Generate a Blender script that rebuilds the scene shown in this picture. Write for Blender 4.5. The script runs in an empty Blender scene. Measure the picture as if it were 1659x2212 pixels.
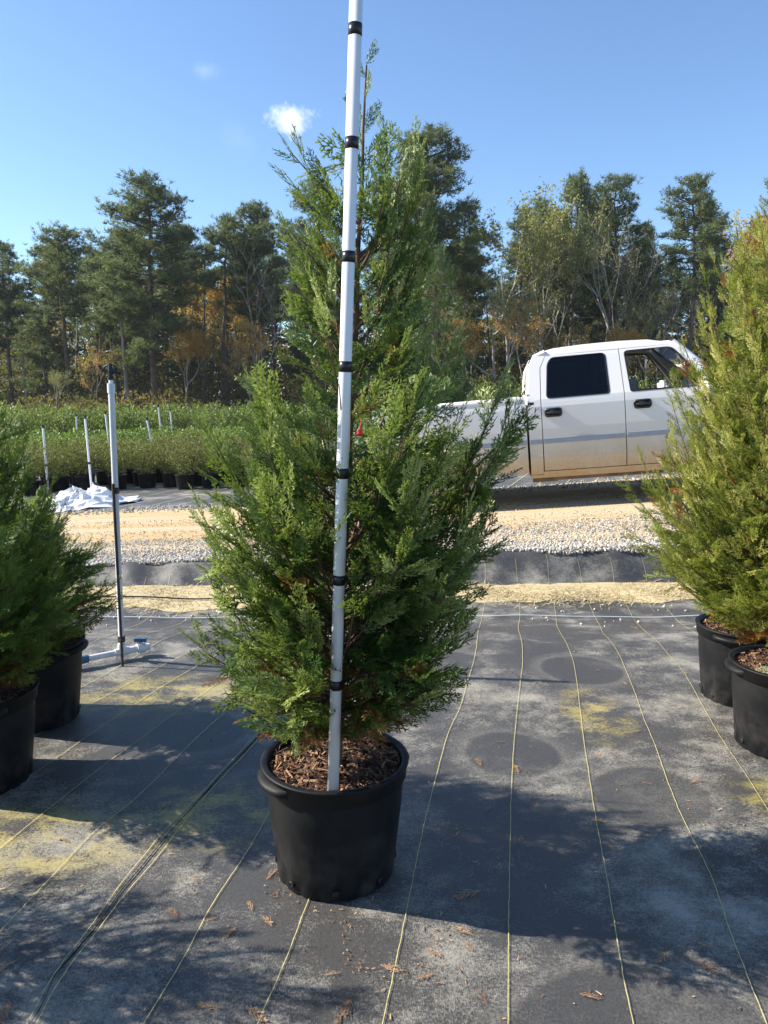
import bpy, bmesh, math, random
import numpy as np
from mathutils import Vector, Matrix, noise as mnoise
sc = bpy.context.scene
C = sc.collection
R = math.radians
rng = np.random.default_rng(7)
random.seed(7)
# ---------------------------------------------------------------- camera
CAMZ = 1.51; PITCH = R(8.6); FPX = 1661.0
cd = bpy.data.cameras.new('camera'); cam = bpy.data.objects.new('camera', cd); C.objects.link(cam)
cam.location = (0, 0, CAMZ); cam.rotation_euler = (math.pi/2-PITCH, 0, 0)
cd.sensor_fit = 'HORIZONTAL'; cd.sensor_width = 36; cd.lens = 36*FPX/1659.0
cd.clip_start = 0.02; cd.clip_end = 2000
sc.camera = cam
# ---------------------------------------------------------------- light
SUN_EL = R(33.8)
SUN_DIR = Vector((-math.cos(R(8)), math.sin(R(8)), 0))*math.cos(SUN_EL) + Vector((0, 0, math.sin(SUN_EL)))   # towards the sun
w = bpy.data.worlds.new('World'); sc.world = w; w.use_nodes = True
nt = w.node_tree; nt.nodes.clear()
wo = nt.nodes.new('ShaderNodeOutputWorld'); bg = nt.nodes.new('ShaderNodeBackground')
sky = nt.nodes.new('ShaderNodeTexSky'); sky.sky_type = 'NISHITA'; sky.sun_disc = False
sky.sun_elevation = SUN_EL
sky.sun_rotation = math.atan2(SUN_DIR.x, SUN_DIR.y)
sky.altitude = 0; sky.air_density = 1.0; sky.dust_density = 0.15; sky.ozone_density = 5.0
bg.inputs['Strength'].default_value = 0.105
# small clouds, placed by direction in the sky
tc = nt.nodes.new('ShaderNodeTexCoord')
def wmath(op, a, b=None, c=None):
    n = nt.nodes.new('ShaderNodeMath'); n.operation = op
    for i, v in enumerate((a, b, c)):
        if v is None: continue
        if isinstance(v, (int, float)): n.inputs[i].default_value = v
        else: nt.links.new(v, n.inputs[i])
    return n.outputs[0]
def raydir(px, py):
    u = (px-829.5)/FPX; v = (1106-py)/FPX
    F = Vector((0, math.cos(PITCH), -math.sin(PITCH))); U = Vector((0, math.sin(PITCH), math.cos(PITCH)))
    return (F + u*Vector((1, 0, 0)) + v*U)
skyrange = sky.outputs[0]
cn = nt.nodes.new('ShaderNodeTexNoise'); cn.inputs['Scale'].default_value = 34; cn.inputs['Detail'].default_value = 8; cn.inputs['Roughness'].default_value = .62
nt.links.new(tc.outputs['Generated'], cn.inputs['Vector'])
last = skyrange
for (px, py, rx, ry, st) in [(620, 258, .032, .018, .95), (443, 153, .018, .010, .14), (515, 300, .02, .02, .05)]:
    d = raydir(px, py).normalized()
    sub = nt.nodes.new('ShaderNodeVectorMath'); sub.operation = 'SUBTRACT'; sub.inputs[1].default_value = d
    nt.links.new(tc.outputs['Generated'], sub.inputs[0])
    sca = nt.nodes.new('ShaderNodeVectorMath'); sca.operation = 'MULTIPLY'; sca.inputs[1].default_value = (1/rx, 1/rx, 1/ry)
    nt.links.new(sub.outputs[0], sca.inputs[0])
    ln = nt.nodes.new('ShaderNodeVectorMath'); ln.operation = 'LENGTH'; nt.links.new(sca.outputs[0], ln.inputs[0])
    m = wmath('SUBTRACT', 1.0, ln.outputs['Value'])
    m = wmath('ADD', m, wmath('MULTIPLY', wmath('SUBTRACT', cn.outputs['Fac'], .5), 3.0))
    m = wmath('MULTIPLY', m, 1.1)
    mm = nt.nodes.new('ShaderNodeClamp'); nt.links.new(m, mm.inputs[0])
    g = wmath('LESS_THAN', ln.outputs['Value'], 1.9)
    fac = wmath('MULTIPLY', wmath('MULTIPLY', mm.outputs[0], g), st)
    mx = nt.nodes.new('ShaderNodeMix'); mx.data_type = 'RGBA'
    nt.links.new(fac, mx.inputs[0]); nt.links.new(last, mx.inputs[6]); mx.inputs[7].default_value = (6.0, 6.3, 6.8, 1)
    last = mx.outputs[2]
nt.links.new(last, bg.inputs[0]); nt.links.new(bg.outputs[0], wo.inputs[0])
sd = bpy.data.lights.new('sun', 'SUN'); sun = bpy.data.objects.new('sun', sd); C.objects.link(sun)
sd.energy = 5.0; sd.angle = R(0.5); sd.color = (1, .93, .82)
sun.rotation_euler = SUN_DIR.to_track_quat('Z', 'Y').to_euler()
sun.location = SUN_DIR*50
sc.view_settings.view_transform = 'Standard'; sc.view_settings.look = 'None'
sc.view_settings.exposure = 1.1; sc.view_settings.gamma = 1
sc.cycles.max_bounces = 6; sc.cycles.transparent_max_bounces = 8

# ---------------------------------------------------------------- helpers
def tag(o, label=None, cat=None, group=None, kind=None):
    if label: o['label'] = label
    if cat: o['category'] = cat
    if group: o['group'] = group
    if kind: o['kind'] = kind
    return o
def empty(name, loc, rz=0, label=None, cat=None, group=None):
    o = bpy.data.objects.new(name, None); C.objects.link(o); o.location = loc; o.rotation_euler = (0, 0, rz)
    o.empty_display_size = .1
    return tag(o, label, cat, group)
class MB:
    """collects faces as numpy blocks and links them as ONE mesh object"""
    def __init__(s): s.V = []; s.F3 = []; s.F4 = []; s.n = 0; s.m3 = []; s.m4 = []; s.T = []
    def add(s, V, F, mi=0, tone=0.0):
        V = np.asarray(V, float).reshape(-1, 3); F = np.asarray(F, int)
        s.V.append(V)
        s.T.append(np.broadcast_to(np.asarray(tone, float), (len(V),)).copy())
        if F.shape[1] == 3: s.F3.append(F+s.n); s.m3.append(np.full(len(F), mi))
        else: s.F4.append(F+s.n); s.m4.append(np.full(len(F), mi))
        s.n += len(V)
    def addbm(s, bm, mi=0, tone=0.0):
        bm.verts.ensure_lookup_table(); bm.verts.index_update()
        V = np.array([v.co[:] for v in bm.verts])
        tr = bm.calc_loop_triangles()
        F = np.array([[l.vert.index for l in t] for t in tr])
        s.add(V, F, mi, tone); bm.free()
    def mesh(s, name, mats, smooth=False):
        me = bpy.data.meshes.new(name)
        V = np.concatenate(s.V) if s.V else np.zeros((0, 3))
        n3 = sum(map(len, s.F3)); n4 = sum(map(len, s.F4))
        loops = np.concatenate([a.ravel() for a in s.F3]+[a.ravel() for a in s.F4]).astype(np.int32)
        me.vertices.add(len(V)); me.vertices.foreach_set('co', V.ravel().astype(np.float32))
        me.loops.add(len(loops)); me.loops.foreach_set('vertex_index', loops)
        st = np.concatenate([np.arange(n3)*3, n3*3+np.arange(n4)*4]).astype(np.int32)
        me.polygons.add(n3+n4); me.polygons.foreach_set('loop_start', st)
        mi = np.concatenate(s.m3+s.m4).astype(np.int32)
        me.polygons.foreach_set('material_index', mi)
        me.polygons.foreach_set('use_smooth', np.full(n3+n4, smooth))
        me.update(calc_edges=True)
        a = me.attributes.new('tone', 'FLOAT', 'POINT'); a.data.foreach_set('value', np.concatenate(s.T).astype(np.float32))
        if not isinstance(mats, (list, tuple)): mats = [mats]
        for m in mats: me.materials.append(m)
        return me
    def build(s, name, mats, parent=None, smooth=False):
        o = bpy.data.objects.new(name, s.mesh(name, mats, smooth)); C.objects.link(o)
        if parent: o.parent = parent
        return o
    # shapes
    def box(s, lo, hi, mi=0, tone=0.0):
        x0, y0, z0 = lo; x1, y1, z1 = hi
        V = [(x0,y0,z0),(x1,y0,z0),(x1,y1,z0),(x0,y1,z0),(x0,y0,z1),(x1,y0,z1),(x1,y1,z1),(x0,y1,z1)]
        s.add(V, [(0,3,2,1),(4,5,6,7),(0,1,5,4),(1,2,6,5),(2,3,7,6),(3,0,4,7)], mi, tone)
    def tube(s, pts, rad, n=8, mi=0, tone=0.0, caps=True):
        P = np.asarray(pts, float); k = len(P)
        rad = np.broadcast_to(np.asarray(rad, float), (k,))
        T = np.gradient(P, axis=0); T /= np.linalg.norm(T, axis=1)[:, None]+1e-9
        ref = np.array([0, 0, 1.]) if abs(T[0][2]) < .9 else np.array([1., 0, 0])
        V = []
        for i in range(k):
            a = np.cross(T[i], ref); a /= np.linalg.norm(a)+1e-9; b = np.cross(T[i], a)
            ref = np.cross(a, T[i])
            ang = np.arange(n)*2*math.pi/n
            V.append(P[i]+rad[i]*(np.cos(ang)[:, None]*a+np.sin(ang)[:, None]*b))
        F = []
        for i in range(k-1):
            for j in range(n):
                F.append((i*n+j, i*n+(j+1) % n, (i+1)*n+(j+1) % n, (i+1)*n+j))
        s.add(np.concatenate(V), F, mi, tone)
        if caps:
            for i, ring in ((0, V[0]), (k-1, V[-1])):
                s.add(np.vstack([ring, P[i]]), [(j, (j+1) % n, n) for j in range(n)], mi, tone)
    def lathe(s, prof, n=48, c=(0, 0, 0), mi=0, tone=0.0, axis='z', rf=None):
        ang = np.arange(n)*2*math.pi/n; V = []
        for i, (r, z) in enumerate(prof):
            rr = r*np.ones(n) if rf is None else rf(i, r, ang)
            x = rr*np.cos(ang); y = rr*np.sin(ang); zz = np.full(n, z)
            V.append(np.stack([x, y, zz], 1) if axis == 'z' else np.stack([x, zz, y], 1))
        F = [(i*n+j, i*n+(j+1) % n, (i+1)*n+(j+1) % n, (i+1)*n+j) for i in range(len(prof)-1) for j in range(n)]
        s.add(np.concatenate(V)+np.array(c), F, mi, tone)
# ---------------------------------------------------------------- materials
class NT:
    def __init__(s, name):
        s.m = bpy.data.materials.new(name); s.m.use_nodes = True; s.t = s.m.node_tree
        s.b = s.t.nodes['Principled BSDF']; s.out = s.t.nodes['Material Output']
    def n(s, typ, **kw):
        x = s.t.nodes.new(typ)
        for k, v in kw.items(): setattr(x, k, v)
        return x
    def l(s, a, b): s.t.links.new(a, b)
    def val(s, v, inp):
        if isinstance(v, (int, float)): inp.default_value = v
        elif isinstance(v, (tuple, list)): inp.default_value = tuple(v)+((1,) if len(v) == 3 and inp.type == 'RGBA' else ())
        else: s.l(v, inp)
    def math(s, op, a, b=0.0, clamp=False):
        x = s.n('ShaderNodeMath', operation=op, use_clamp=clamp); s.val(a, x.inputs[0]); s.val(b, x.inputs[1]); return x.outputs[0]
    def mix(s, f, a, b):
        x = s.n('ShaderNodeMix', data_type='RGBA'); s.val(f, x.inputs[0]); s.val(a, x.inputs[6]); s.val(b, x.inputs[7]); return x.outputs[2]
    def noise(s, scale, detail=4, rough=.55, vec=None, stretch=None):
        x = s.n('ShaderNodeTexNoise'); x.inputs['Scale'].default_value = scale; x.inputs['Detail'].default_value = detail; x.inputs['Roughness'].default_value = rough
        if vec is None: vec = s.pos()
        if stretch:
            mp = s.n('ShaderNodeMapping'); mp.inputs['Scale'].default_value = stretch; s.l(vec, mp.inputs[0]); vec = mp.outputs[0]
        s.l(vec, x.inputs['Vector']); return x.outputs['Fac']
    def pos(s):
        return s.n('ShaderNodeTexCoord').outputs['Object']
    def ramp(s, f, a, b, lo=0.0, hi=1.0):
        x = s.n('ShaderNodeMapRange'); s.val(f, x.inputs[0]); x.inputs[1].default_value = a; x.inputs[2].default_value = b
        x.inputs[3].default_value = lo; x.inputs[4].default_value = hi; x.clamp = True; return x.outputs[0]
    def attr(s, name='tone'):
        return s.n('ShaderNodeAttribute', attribute_name=name).outputs['Fac']
    def bump(s, h, strength=.3, dist=.01):
        x = s.n('ShaderNodeBump'); x.inputs['Strength'].default_value = strength; x.inputs['Distance'].default_value = dist
        s.l(h, x.inputs['Height']); s.l(x.outputs[0], s.b.inputs['Normal'])
    def set(s, col=None, rough=None, spec=None, metal=None):
        if col is not None: s.val(col, s.b.inputs['Base Color'])
        if rough is not None: s.val(rough, s.b.inputs['Roughness'])
        if spec is not None: s.b.inputs['Specular IOR Level'].default_value = spec
        if metal is not None: s.b.inputs['Metallic'].default_value = metal
        return s.m
def simple(name, col, rough=.6, metal=0, var=.15, scale=20, spec=.5):
    t = NT(name); f = t.noise(scale, 5)
    a = tuple(c*(1-var) for c in col); b = tuple(min(1, c*(1+var)) for c in col)
    return t.set(t.mix(t.ramp(f, .3, .7), a, b), rough, spec, metal)
def leafmat(name, cols, rough=.45, transl=.35, spec=.5, scale=3.0, brown=(.22, .09, .035)):
    """tone 0..1 runs along cols; tone above 1.5 is a dead brown leaf"""
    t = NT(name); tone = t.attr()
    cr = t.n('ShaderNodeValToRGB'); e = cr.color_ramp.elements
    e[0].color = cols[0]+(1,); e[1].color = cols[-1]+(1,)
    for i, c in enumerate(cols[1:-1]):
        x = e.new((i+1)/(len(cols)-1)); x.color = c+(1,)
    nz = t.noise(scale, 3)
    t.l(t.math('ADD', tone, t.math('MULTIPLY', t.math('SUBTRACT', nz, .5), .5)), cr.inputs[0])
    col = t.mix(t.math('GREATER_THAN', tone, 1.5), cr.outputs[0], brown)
    t.set(col, rough, spec)
    tr = t.n('ShaderNodeBsdfTranslucent'); t.l(t.mix(.5, col, t.mix(.5, col, (.6, .75, .1))), tr.inputs[0])
    ms = t.n('ShaderNodeMixShader'); ms.inputs[0].default_value = transl
    t.l(t.b.outputs[0], ms.inputs[1]); t.l(tr.outputs[0], ms.inputs[2]); t.l(ms.outputs[0], t.out.inputs[0])
    return t.m
M = {}
M['plastic'] = None
t = NT('black_pot_plastic'); f = t.noise(9, 6, .65); f2 = t.noise(160, 3, .7); z = t.n('ShaderNodeSeparateXYZ'); t.l(t.pos(), z.inputs[0])
dust = t.math('MULTIPLY', t.ramp(f, .45, .75), t.ramp(z.outputs[2], .22, 0, .12, .5))
spk = t.math('MULTIPLY', t.ramp(f2, .68, .76), .2)
t.set(t.mix(t.math('MAXIMUM', dust, spk), (.008, .0085, .0095), (.11, .10, .09)), t.ramp(f, .3, .8, .45, .65), .2); t.bump(t.noise(60, 3), .15, .003); M['pot'] = t.m
M['pvc'] = simple('white_pvc', (.74, .76, .78), .35, var=.05, scale=8)
t = NT('weathered_pvc'); f = t.noise(14, 6, .6, stretch=(1, 1, .25)); t.set(t.mix(t.ramp(f, .45, .8), (.68, .70, .72), (.40, .38, .33)), .45); M['pvc_old'] = t.m
M['tape'] = simple('black_tape', (.012, .012, .014), .3, var=.2)
M['bark'] = simple('brown_bark', (.12, .07, .045), .9, var=.4, scale=30)
M['blackmetal'] = simple('dark_metal', (.03, .03, .032), .5, .4)
M['rust'] = simple('rusty_steel', (.07, .055, .045), .7, .3, .4, 40)
M['blue'] = simple('blue_plastic', (.04, .12, .20), .5)
M['red'] = simple('red_plastic', (.7, .02, .04), .4)
# woven ground fabric
RINGS = [(-.46, 2.72, .20), (.55, 3.1, .2), (1.02, 2.75, .22), (.62, 1.50, .36), (-.85, 3.3, .21), (1.1, 4.1, .22), (.35, 4.2, .22)]
ALG = [(-1.25, 2.42, .45, .30), (-.62, 2.62, .30, .26), (-1.1, 3.75, .65, .30), (1.02, 3.5, .16, .35), (1.55, 2.7, .25, .18)]
def fabric(name, rings=(), alg=(), base=(.058, .056, .054)):
    t = NT(name); P = t.pos()
    big = t.noise(1.5, 9, .68, P); mid = t.noise(5, 8, .68, P, (1, 1.5, 1)); fine = t.noise(110, 4, .7, P, (.8, 1.25, 1)); wv = t.noise(420, 2, .6, P, (.25, 1, 1)); wv2 = t.noise(420, 2, .6, P, (1, .25, 1))
    fz = t.math('ADD', t.math('ADD', t.math('MULTIPLY', big, .72), t.math('MULTIPLY', mid, .28)), t.math('MULTIPLY', t.math('ADD', t.math('SUBTRACT', fine, .5), t.math('SUBTRACT', wv2, .5)), .24))
    dust = t.ramp(fz, .49, .64, .02, .9)
    ringm = None
    for (x, y, r) in rings:
        d = t.n('ShaderNodeVectorMath', operation='DISTANCE'); t.l(P, d.inputs[0]); d.inputs[1].default_value = (x, y, 0)
        dd = t.math('ADD', d.outputs['Value'], t.math('MULTIPLY', t.math('SUBTRACT', mid, .5), .05))
        inside = t.ramp(dd, r-.012, r+.012, 1, 0)
        edge = t.math('MULTIPLY', t.ramp(dd, r+.10, r+.02, 0, .32), t.ramp(fine, .35, .6))
        dust = t.math('MAXIMUM', t.math('MULTIPLY', dust, t.math('SUBTRACT', 1.0, t.math('MULTIPLY', inside, .72))), t.math('MULTIPLY', edge, t.math('SUBTRACT', 1.0, inside)))
    col = t.mix(dust, t.mix(t.ramp(t.math('MULTIPLY', t.math('ADD', t.math('ADD', wv, wv2), fine), .333), .36, .62), tuple(c*.62 for c in base), tuple(c*1.35 for c in base)), (.36, .335, .28))
    for (x, y, rx, ry) in alg:
        s1 = t.n('ShaderNodeMapping', vector_type='POINT'); s1.inputs['Location'].default_value = (-x/rx, -y/ry, 0); s1.inputs['Scale'].default_value = (1/rx, 1/ry, 0); t.l(P, s1.inputs[0])
        ln = t.n('ShaderNodeVectorMath', operation='LENGTH'); t.l(s1.outputs[0], ln.inputs[0])
        mm = t.math('MULTIPLY', t.ramp(ln.outputs['Value'], 1.15, .5), t.ramp(t.math('ADD', t.math('MULTIPLY', mid, .65), t.math('MULTIPLY', fine, .35)), .46, .57, 0, .7))
        col = t.mix(mm, col, (.40, .325, .09))
    t.set(col, t.ramp(dust, 0, .8, .46, .85), .5)
    t.bump(t.math('ADD', t.math('MULTIPLY', t.math('ADD', wv, wv2), .35), t.math('ADD', t.math('MULTIPLY', mid, 1.1), fine)), .35, .006)
    return t.m
M['fabric'] = fabric('woven_ground_fabric', RINGS, ALG)
M['fabric2'] = fabric('far_ground_fabric', base=(.085, .088, .092))
M['stripe'] = simple('yellow_thread', (.56, .48, .20), .7, var=.25, scale=60)
# ---------------------------------------------------------------- terrain
def Hr(x):
    x = np.clip(x, -8, 6.5); return .06+.03*x
def YB(x): return 6.62+.02*x                   # foot of the bank
def YF(x): return 10.35+.05*np.clip(x, -9, 14)   # far edge of the road
def sm(a, b, t):
    t = np.clip((t-a)/(b-a), 0, 1); return t*t*(3-2*t)
def wav(x, y):
    return .006*np.sin(2.1*x+1.3*y)+.004*np.sin(5.3*x-2.2*y+1)+.003*np.sin(3.1*y+9*x)
def H(x, y):
    x = np.asarray(x, float); y = np.asarray(y, float)
    dip = -.15*sm(4.5, 5.7, y)
    yb = YB(x)
    h = dip+wav(x, y)*(1-sm(6.5, 7.2, y))
    up = sm(yb, yb+.30, y)
    rd = Hr(x)+(.03+.05*np.clip(x, 0, 6.5))*sm(7.0, 8.6, y)
    h = h*(1-up)+rd*up
    return h*(1-sm(13.5, 24, y))
def gridsheet(x0, x1, y0, y1, nx, ny, off, mat, name, ylo=None, yhi=None, extra=None, parent=None, thick=0):
    """sheet following the terrain; ylo / yhi may be functions of x"""
    X = np.linspace(x0, x1, nx); T = np.linspace(0, 1, ny)
    XX, TT = np.meshgrid(X, T)
    a = y0 if ylo is None else ylo(XX); b = y1 if yhi is None else yhi(XX)
    YY = a+(b-a)*TT
    ZZ = H(XX, YY)+off
    if extra is not None: ZZ = ZZ+extra(XX, YY)
    V = np.stack([XX, YY, ZZ], -1).reshape(-1, 3)
    i, j = np.meshgrid(np.arange(ny-1), np.arange(nx-1), indexing='ij')
    a0 = (i*nx+j).ravel()
    F = np.stack([a0, a0+1, a0+nx+1, a0+nx], 1)
    mb = MB(); mb.add(V, F)
    return mb
def at_ground(px, py):
    d = raydir(px, py); s_ = 1.0
    t_ = CAMZ/(-d.z) if d.z < -1e-4 else 50
    lo, hi = .3, 60.
    prev = .3
    for k in range(1200):
        tt = .3*1.005**k
        x, y, z = d.x*tt, d.y*tt, CAMZ+d.z*tt
        if z <= float(H(x, y)): break
        prev = tt
    return np.array([d.x*tt, d.y*tt])
def at_dist(px, py, D):
    d = raydir(px, py); s_ = D/d.y
    return Vector((d.x*s_, D, CAMZ+d.z*s_))
# base ground to the horizon
t = NT('leafy_ground'); f = t.noise(.6, 8, .65); f2 = t.noise(14, 5, .7)
t.set(t.mix(t.ramp(f2, .35, .65), t.mix(t.ramp(f, .4, .6), (.09, .07, .035), (.07, .09, .03)), (.16, .11, .06)), .95); t.bump(f2, .5, .05); M['ground'] = t.m
mb = MB()
xs = np.concatenate([-np.geomspace(500, 10, 14), np.linspace(-9.5, 9.5, 60), np.geomspace(10, 500, 14)])
ys = np.concatenate([-np.geomspace(400, 3, 10), np.linspace(-2, 28, 110), np.geomspace(29, 900, 24)])
XX, YY = np.meshgrid(xs, ys); ZZ = H(XX, YY)-.07
nx = len(xs); i, j = np.meshgrid(np.arange(len(ys)-1), np.arange(nx-1), indexing='ij'); a0 = (i*nx+j).ravel()
mb.add(np.stack([XX, YY, ZZ], -1).reshape(-1, 3), np.stack([a0, a0+1, a0+nx+1, a0+nx], 1))
tag(mb.build('ground', M['ground'], smooth=True), kind='structure')
# near fabric with its yellow threads
def wr(x, y):
    k = sm(YB(x)-.05, YB(x)+.1, y)
    return k*(.012*np.sin(7*x+2*np.sin(3*x))+.008*np.sin(17*x+5*y))+.006*np.sin(40*x+6*np.sin(2*x))*np.exp(-((y-5.55)/.06)**2)
mb = gridsheet(-9, 9, -1.5, 7.2, 420, 330, 0, None, 'f', yhi=lambda x: YB(x)+.30+.03*np.sin(2.3*x)+.015*np.sin(7*x), extra=wr)
def ribbon(mb, P, wd, off, mi, extra=wr, zoff=None):
    P = np.asarray(P, float)
    # resample
    seg = np.r_[0, np.cumsum(np.linalg.norm(np.diff(P, axis=0), axis=1))]
    n = max(4, int(seg[-1]/.03)); s_ = np.linspace(0, seg[-1], n)
    # smooth interpolation
    x = np.interp(s_, seg, P[:, 0]); y = np.interp(s_, seg, P[:, 1])
    k = np.ones(7)/7
    xs_ = np.convolve(np.pad(x, 3, 'edge'), k, 'valid'); ys_ = np.convolve(np.pad(y, 3, 'edge'), k, 'valid')
    T = np.stack([np.gradient(xs_), np.gradient(ys_)], 1); T /= np.linalg.norm(T, axis=1)[:, None]+1e-9
    N = np.stack([-T[:, 1], T[:, 0]], 1)*wd/2
    jit = rng.normal(0, .0006, n)
    A = np.stack([xs_+jit, ys_], 1)
    L = A+N; Rr = A-N
    def z(p): return H(p[:, 0], p[:, 1])+off+(extra(p[:, 0], p[:, 1]) if extra else 0)
    V = np.concatenate([np.c_[L, z(L)], np.c_[Rr, z(Rr)]])
    a = np.arange(n-1)
    mb.add(V, np.stack([a, a+1, a+1+n, a+n], 1), mi)
def thread(pts, wd=.0023, **k):
    P = [at_ground(*p) for p in pts]
    d = P[0]-P[1]; d /= np.linalg.norm(d); P.insert(0, P[0]+d*1.2)
    ribbon(mb, P, wd, .0045, 1, **k)
BANK = [[(1049,1262),(1049,1235),(1047,1209)], [(1119,1281),(1117,1235),(1111,1202)], [(1189,1279),(1185,1235),(1177,1200)], [(1260,1285),(1257,1251),(1245,1203)], [(1331,1271),(1323,1227),(1313,1201)], [(1403,1271),(1395,1223),(1379,1197)], [(1479,1275),(1467,1215),(1462,1200)]]
LINES = [
 [(827,2212),(863,2048),(916,1784),(934,1713),(965,1593),(995,1531),(1011,1471),(1023,1435),(1030,1395),(1033,1363),(1039,1343),(1046,1310)]+BANK[0],
 [(1097,2212),(1098,2048),(1100,1900),(1103,1784),(1103,1735),(1109,1619),(1119,1515),(1129,1435),(1128,1395),(1121,1367),(1119,1355),(1123,1335),(1123,1311)]+BANK[1],
 [(1366,2212),(1342,2096),(1314,1919),(1285,1760),(1259,1592),(1246,1475),(1238,1427),(1227,1400),(1211,1371),(1203,1355),(1201,1335),(1197,1309)]+BANK[2],
 [(1654,2212),(1583,2034),(1535,1890),(1482,1785),(1453,1722),(1407,1593),(1395,1571),(1371,1499),(1339,1419),(1303,1371),(1295,1351),(1283,1331),(1273,1307)]+BANK[3],
 [(1720,1850),(1659,1755),(1619,1690),(1551,1587),(1519,1531),(1475,1451),(1435,1407),(1399,1371),(1379,1351),(1355,1311)]+BANK[4],
 [(1660,1500),(1590,1445),(1515,1381),(1475,1351),(1435,1307)]+BANK[5],
 [(1640,1390),(1547,1331),(1509,1301)]+BANK[6],
 [(562,2206),(614,2087),(660,1962),(728,1800),(800,1640),(880,1480),(935,1380),(960,1330),(975,1285),(978,1212)],
 [(312,2212),(390,2087),(463,1946),(478,1930),(546,1827),(585,1749),(640,1670),(720,1550),(800,1430),(850,1350),(880,1300),(905,1280),(910,1215)],
 [(0,2019),(104,1905),(208,1791),(260,1759),(333,1691),(431,1592),(500,1530),(600,1450),(700,1380),(770,1330),(800,1290),(840,1218)],
 [(0,1837),(146,1717),(234,1650),(312,1592),(400,1527),(500,1455),(600,1390),(690,1330),(730,1295),(770,1220)],
 [(0,1728),(104,1655),(193,1592),(317,1507),(382,1467),(480,1410),(560,1370),(640,1325),(660,1292),(700,1222)],
 [(0,1640),(100,1580),(194,1525),(353,1439),(450,1390),(550,1340),(590,1296),(630,1225)],
 [(60,1540),(190,1480),(288,1424),(400,1367),(480,1330),(515,1290),(560,1228)],
 [(80,1490),(191,1435),(245,1403),(346,1363),(420,1325),(450,1288),(490,1232)],
 [(90,1440),(198,1392),(249,1368),(330,1330),(349,1284),(369,1238)],
 [(60,1410),(160,1370),(240,1325),(295,1282),(317,1238)], [(20,1390),(120,1345),(190,1310),(256,1275),(266,1240)],
]
for L_ in LINES: thread(L_)
# lapped seam: two threads and a dark ragged fold between them
S1 = [(90,2196),(104,2170),(125,2118),(213,2014),(262,1943),(312,1890),(364,1827),(420,1752),(484,1681),(546,1613),(610,1540),(700,1440),(760,1370),(800,1320)]
S2 = [(70,2196),(84,2170),(110,2110),(200,2002),(250,1926),(300,1866),(372,1775),(414,1740),(478,1672),(538,1606),(600,1536),(690,1434),(750,1366),(790,1316)]
thread(S1, .0022); thread(S2, .0022)
P = [at_ground(*((a[0]+b[0])/2, (a[1]+b[1])/2)) for a, b in zip(S1, S2)]
P = np.array(P); seg = np.r_[0, np.cumsum(np.linalg.norm(np.diff(P, axis=0), axis=1))]
n = 260; s_ = np.linspace(0, seg[-1], n); cx = np.interp(s_, seg, P[:, 0]); cy = np.interp(s_, seg, P[:, 1])
wdt = .0003+.007*np.clip(-.3+np.array([mnoise.noise((s*3.1, 3.3, 0)) for s in s_])+.25, 0, 1)+.001*rng.random(n)
V = np.concatenate([np.c_[cx-wdt*.8, cy+wdt*.5, H(cx, cy)+.003], np.c_[cx, cy, H(cx, cy)+.0055+wdt*.2], np.c_[cx+wdt*.8, cy-wdt*.5, H(cx, cy)+.003]])
a = np.arange(n-1)
mb.add(V, np.stack([a, a+1, a+1+n, a+n], 1), 2); mb.add(V, np.stack([a+n, a+1+n, a+1+2*n, a+2*n], 1), 2)
M['seam'] = simple('frayed_seam', (.012, .011, .010), .95, var=.6, scale=50, spec=.1)
tag(mb.build('ground_fabric', [M['fabric'], M['stripe'], M['seam']], smooth=True), kind='structure')
# road
t = NT('sandy_road'); P_ = t.pos()
st = t.noise(2.2, 6, .6, P_, (.12, 1.6, 1)); f2 = t.noise(45, 5, .7, P_); f3 = t.noise(5, 6, .6, P_, (.5, 1.4, 1))
col = t.mix(t.ramp(st, .42, .60), (.56, .455, .30), (.56, .38, .18)); col = t.mix(t.ramp(f3, .5, .7, 0, .6), col, (.56, .49, .37)); col = t.mix(t.ramp(f2, .5, .72, 0, .7), col, (.25, .18, .11))
t.set(col, .95, .2); t.bump(t.math('ADD', f2, t.math('MULTIPLY', st, 1.5)), .8, .02); M['road'] = t.m
mb = gridsheet(-30, 30, 0, 0, 300, 90, .0, None, 'r', ylo=lambda x: YB(x)+.28, yhi=lambda x: YF(x)+.25, extra=lambda x, y: .008*np.sin(y*9+.3*x)*np.sin(y*3.1)-.02+.016*sm(7.0, 7.3, y))
tag(mb.build('road', M['road'], smooth=True), kind='structure')
# far bed fabric
mb = gridsheet(-26, 26, 0, 0, 160, 60, -.004, None, 'ff', ylo=lambda x: YF(x)+.12, yhi=lambda x: 0*x+27)
for k in range(-40, 60):
    x0 = k*.42
    ribbon(mb, [(x0, float(YF(x0))+.14), (x0+.36*2.3, float(YF(x0))+2.4), (x0+.36*8, float(YF(x0))+8)], .012, .003, 1, extra=None)
tag(mb.build('bed_fabric', [M['fabric2'], M['stripe']], smooth=True), kind='structure')

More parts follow.
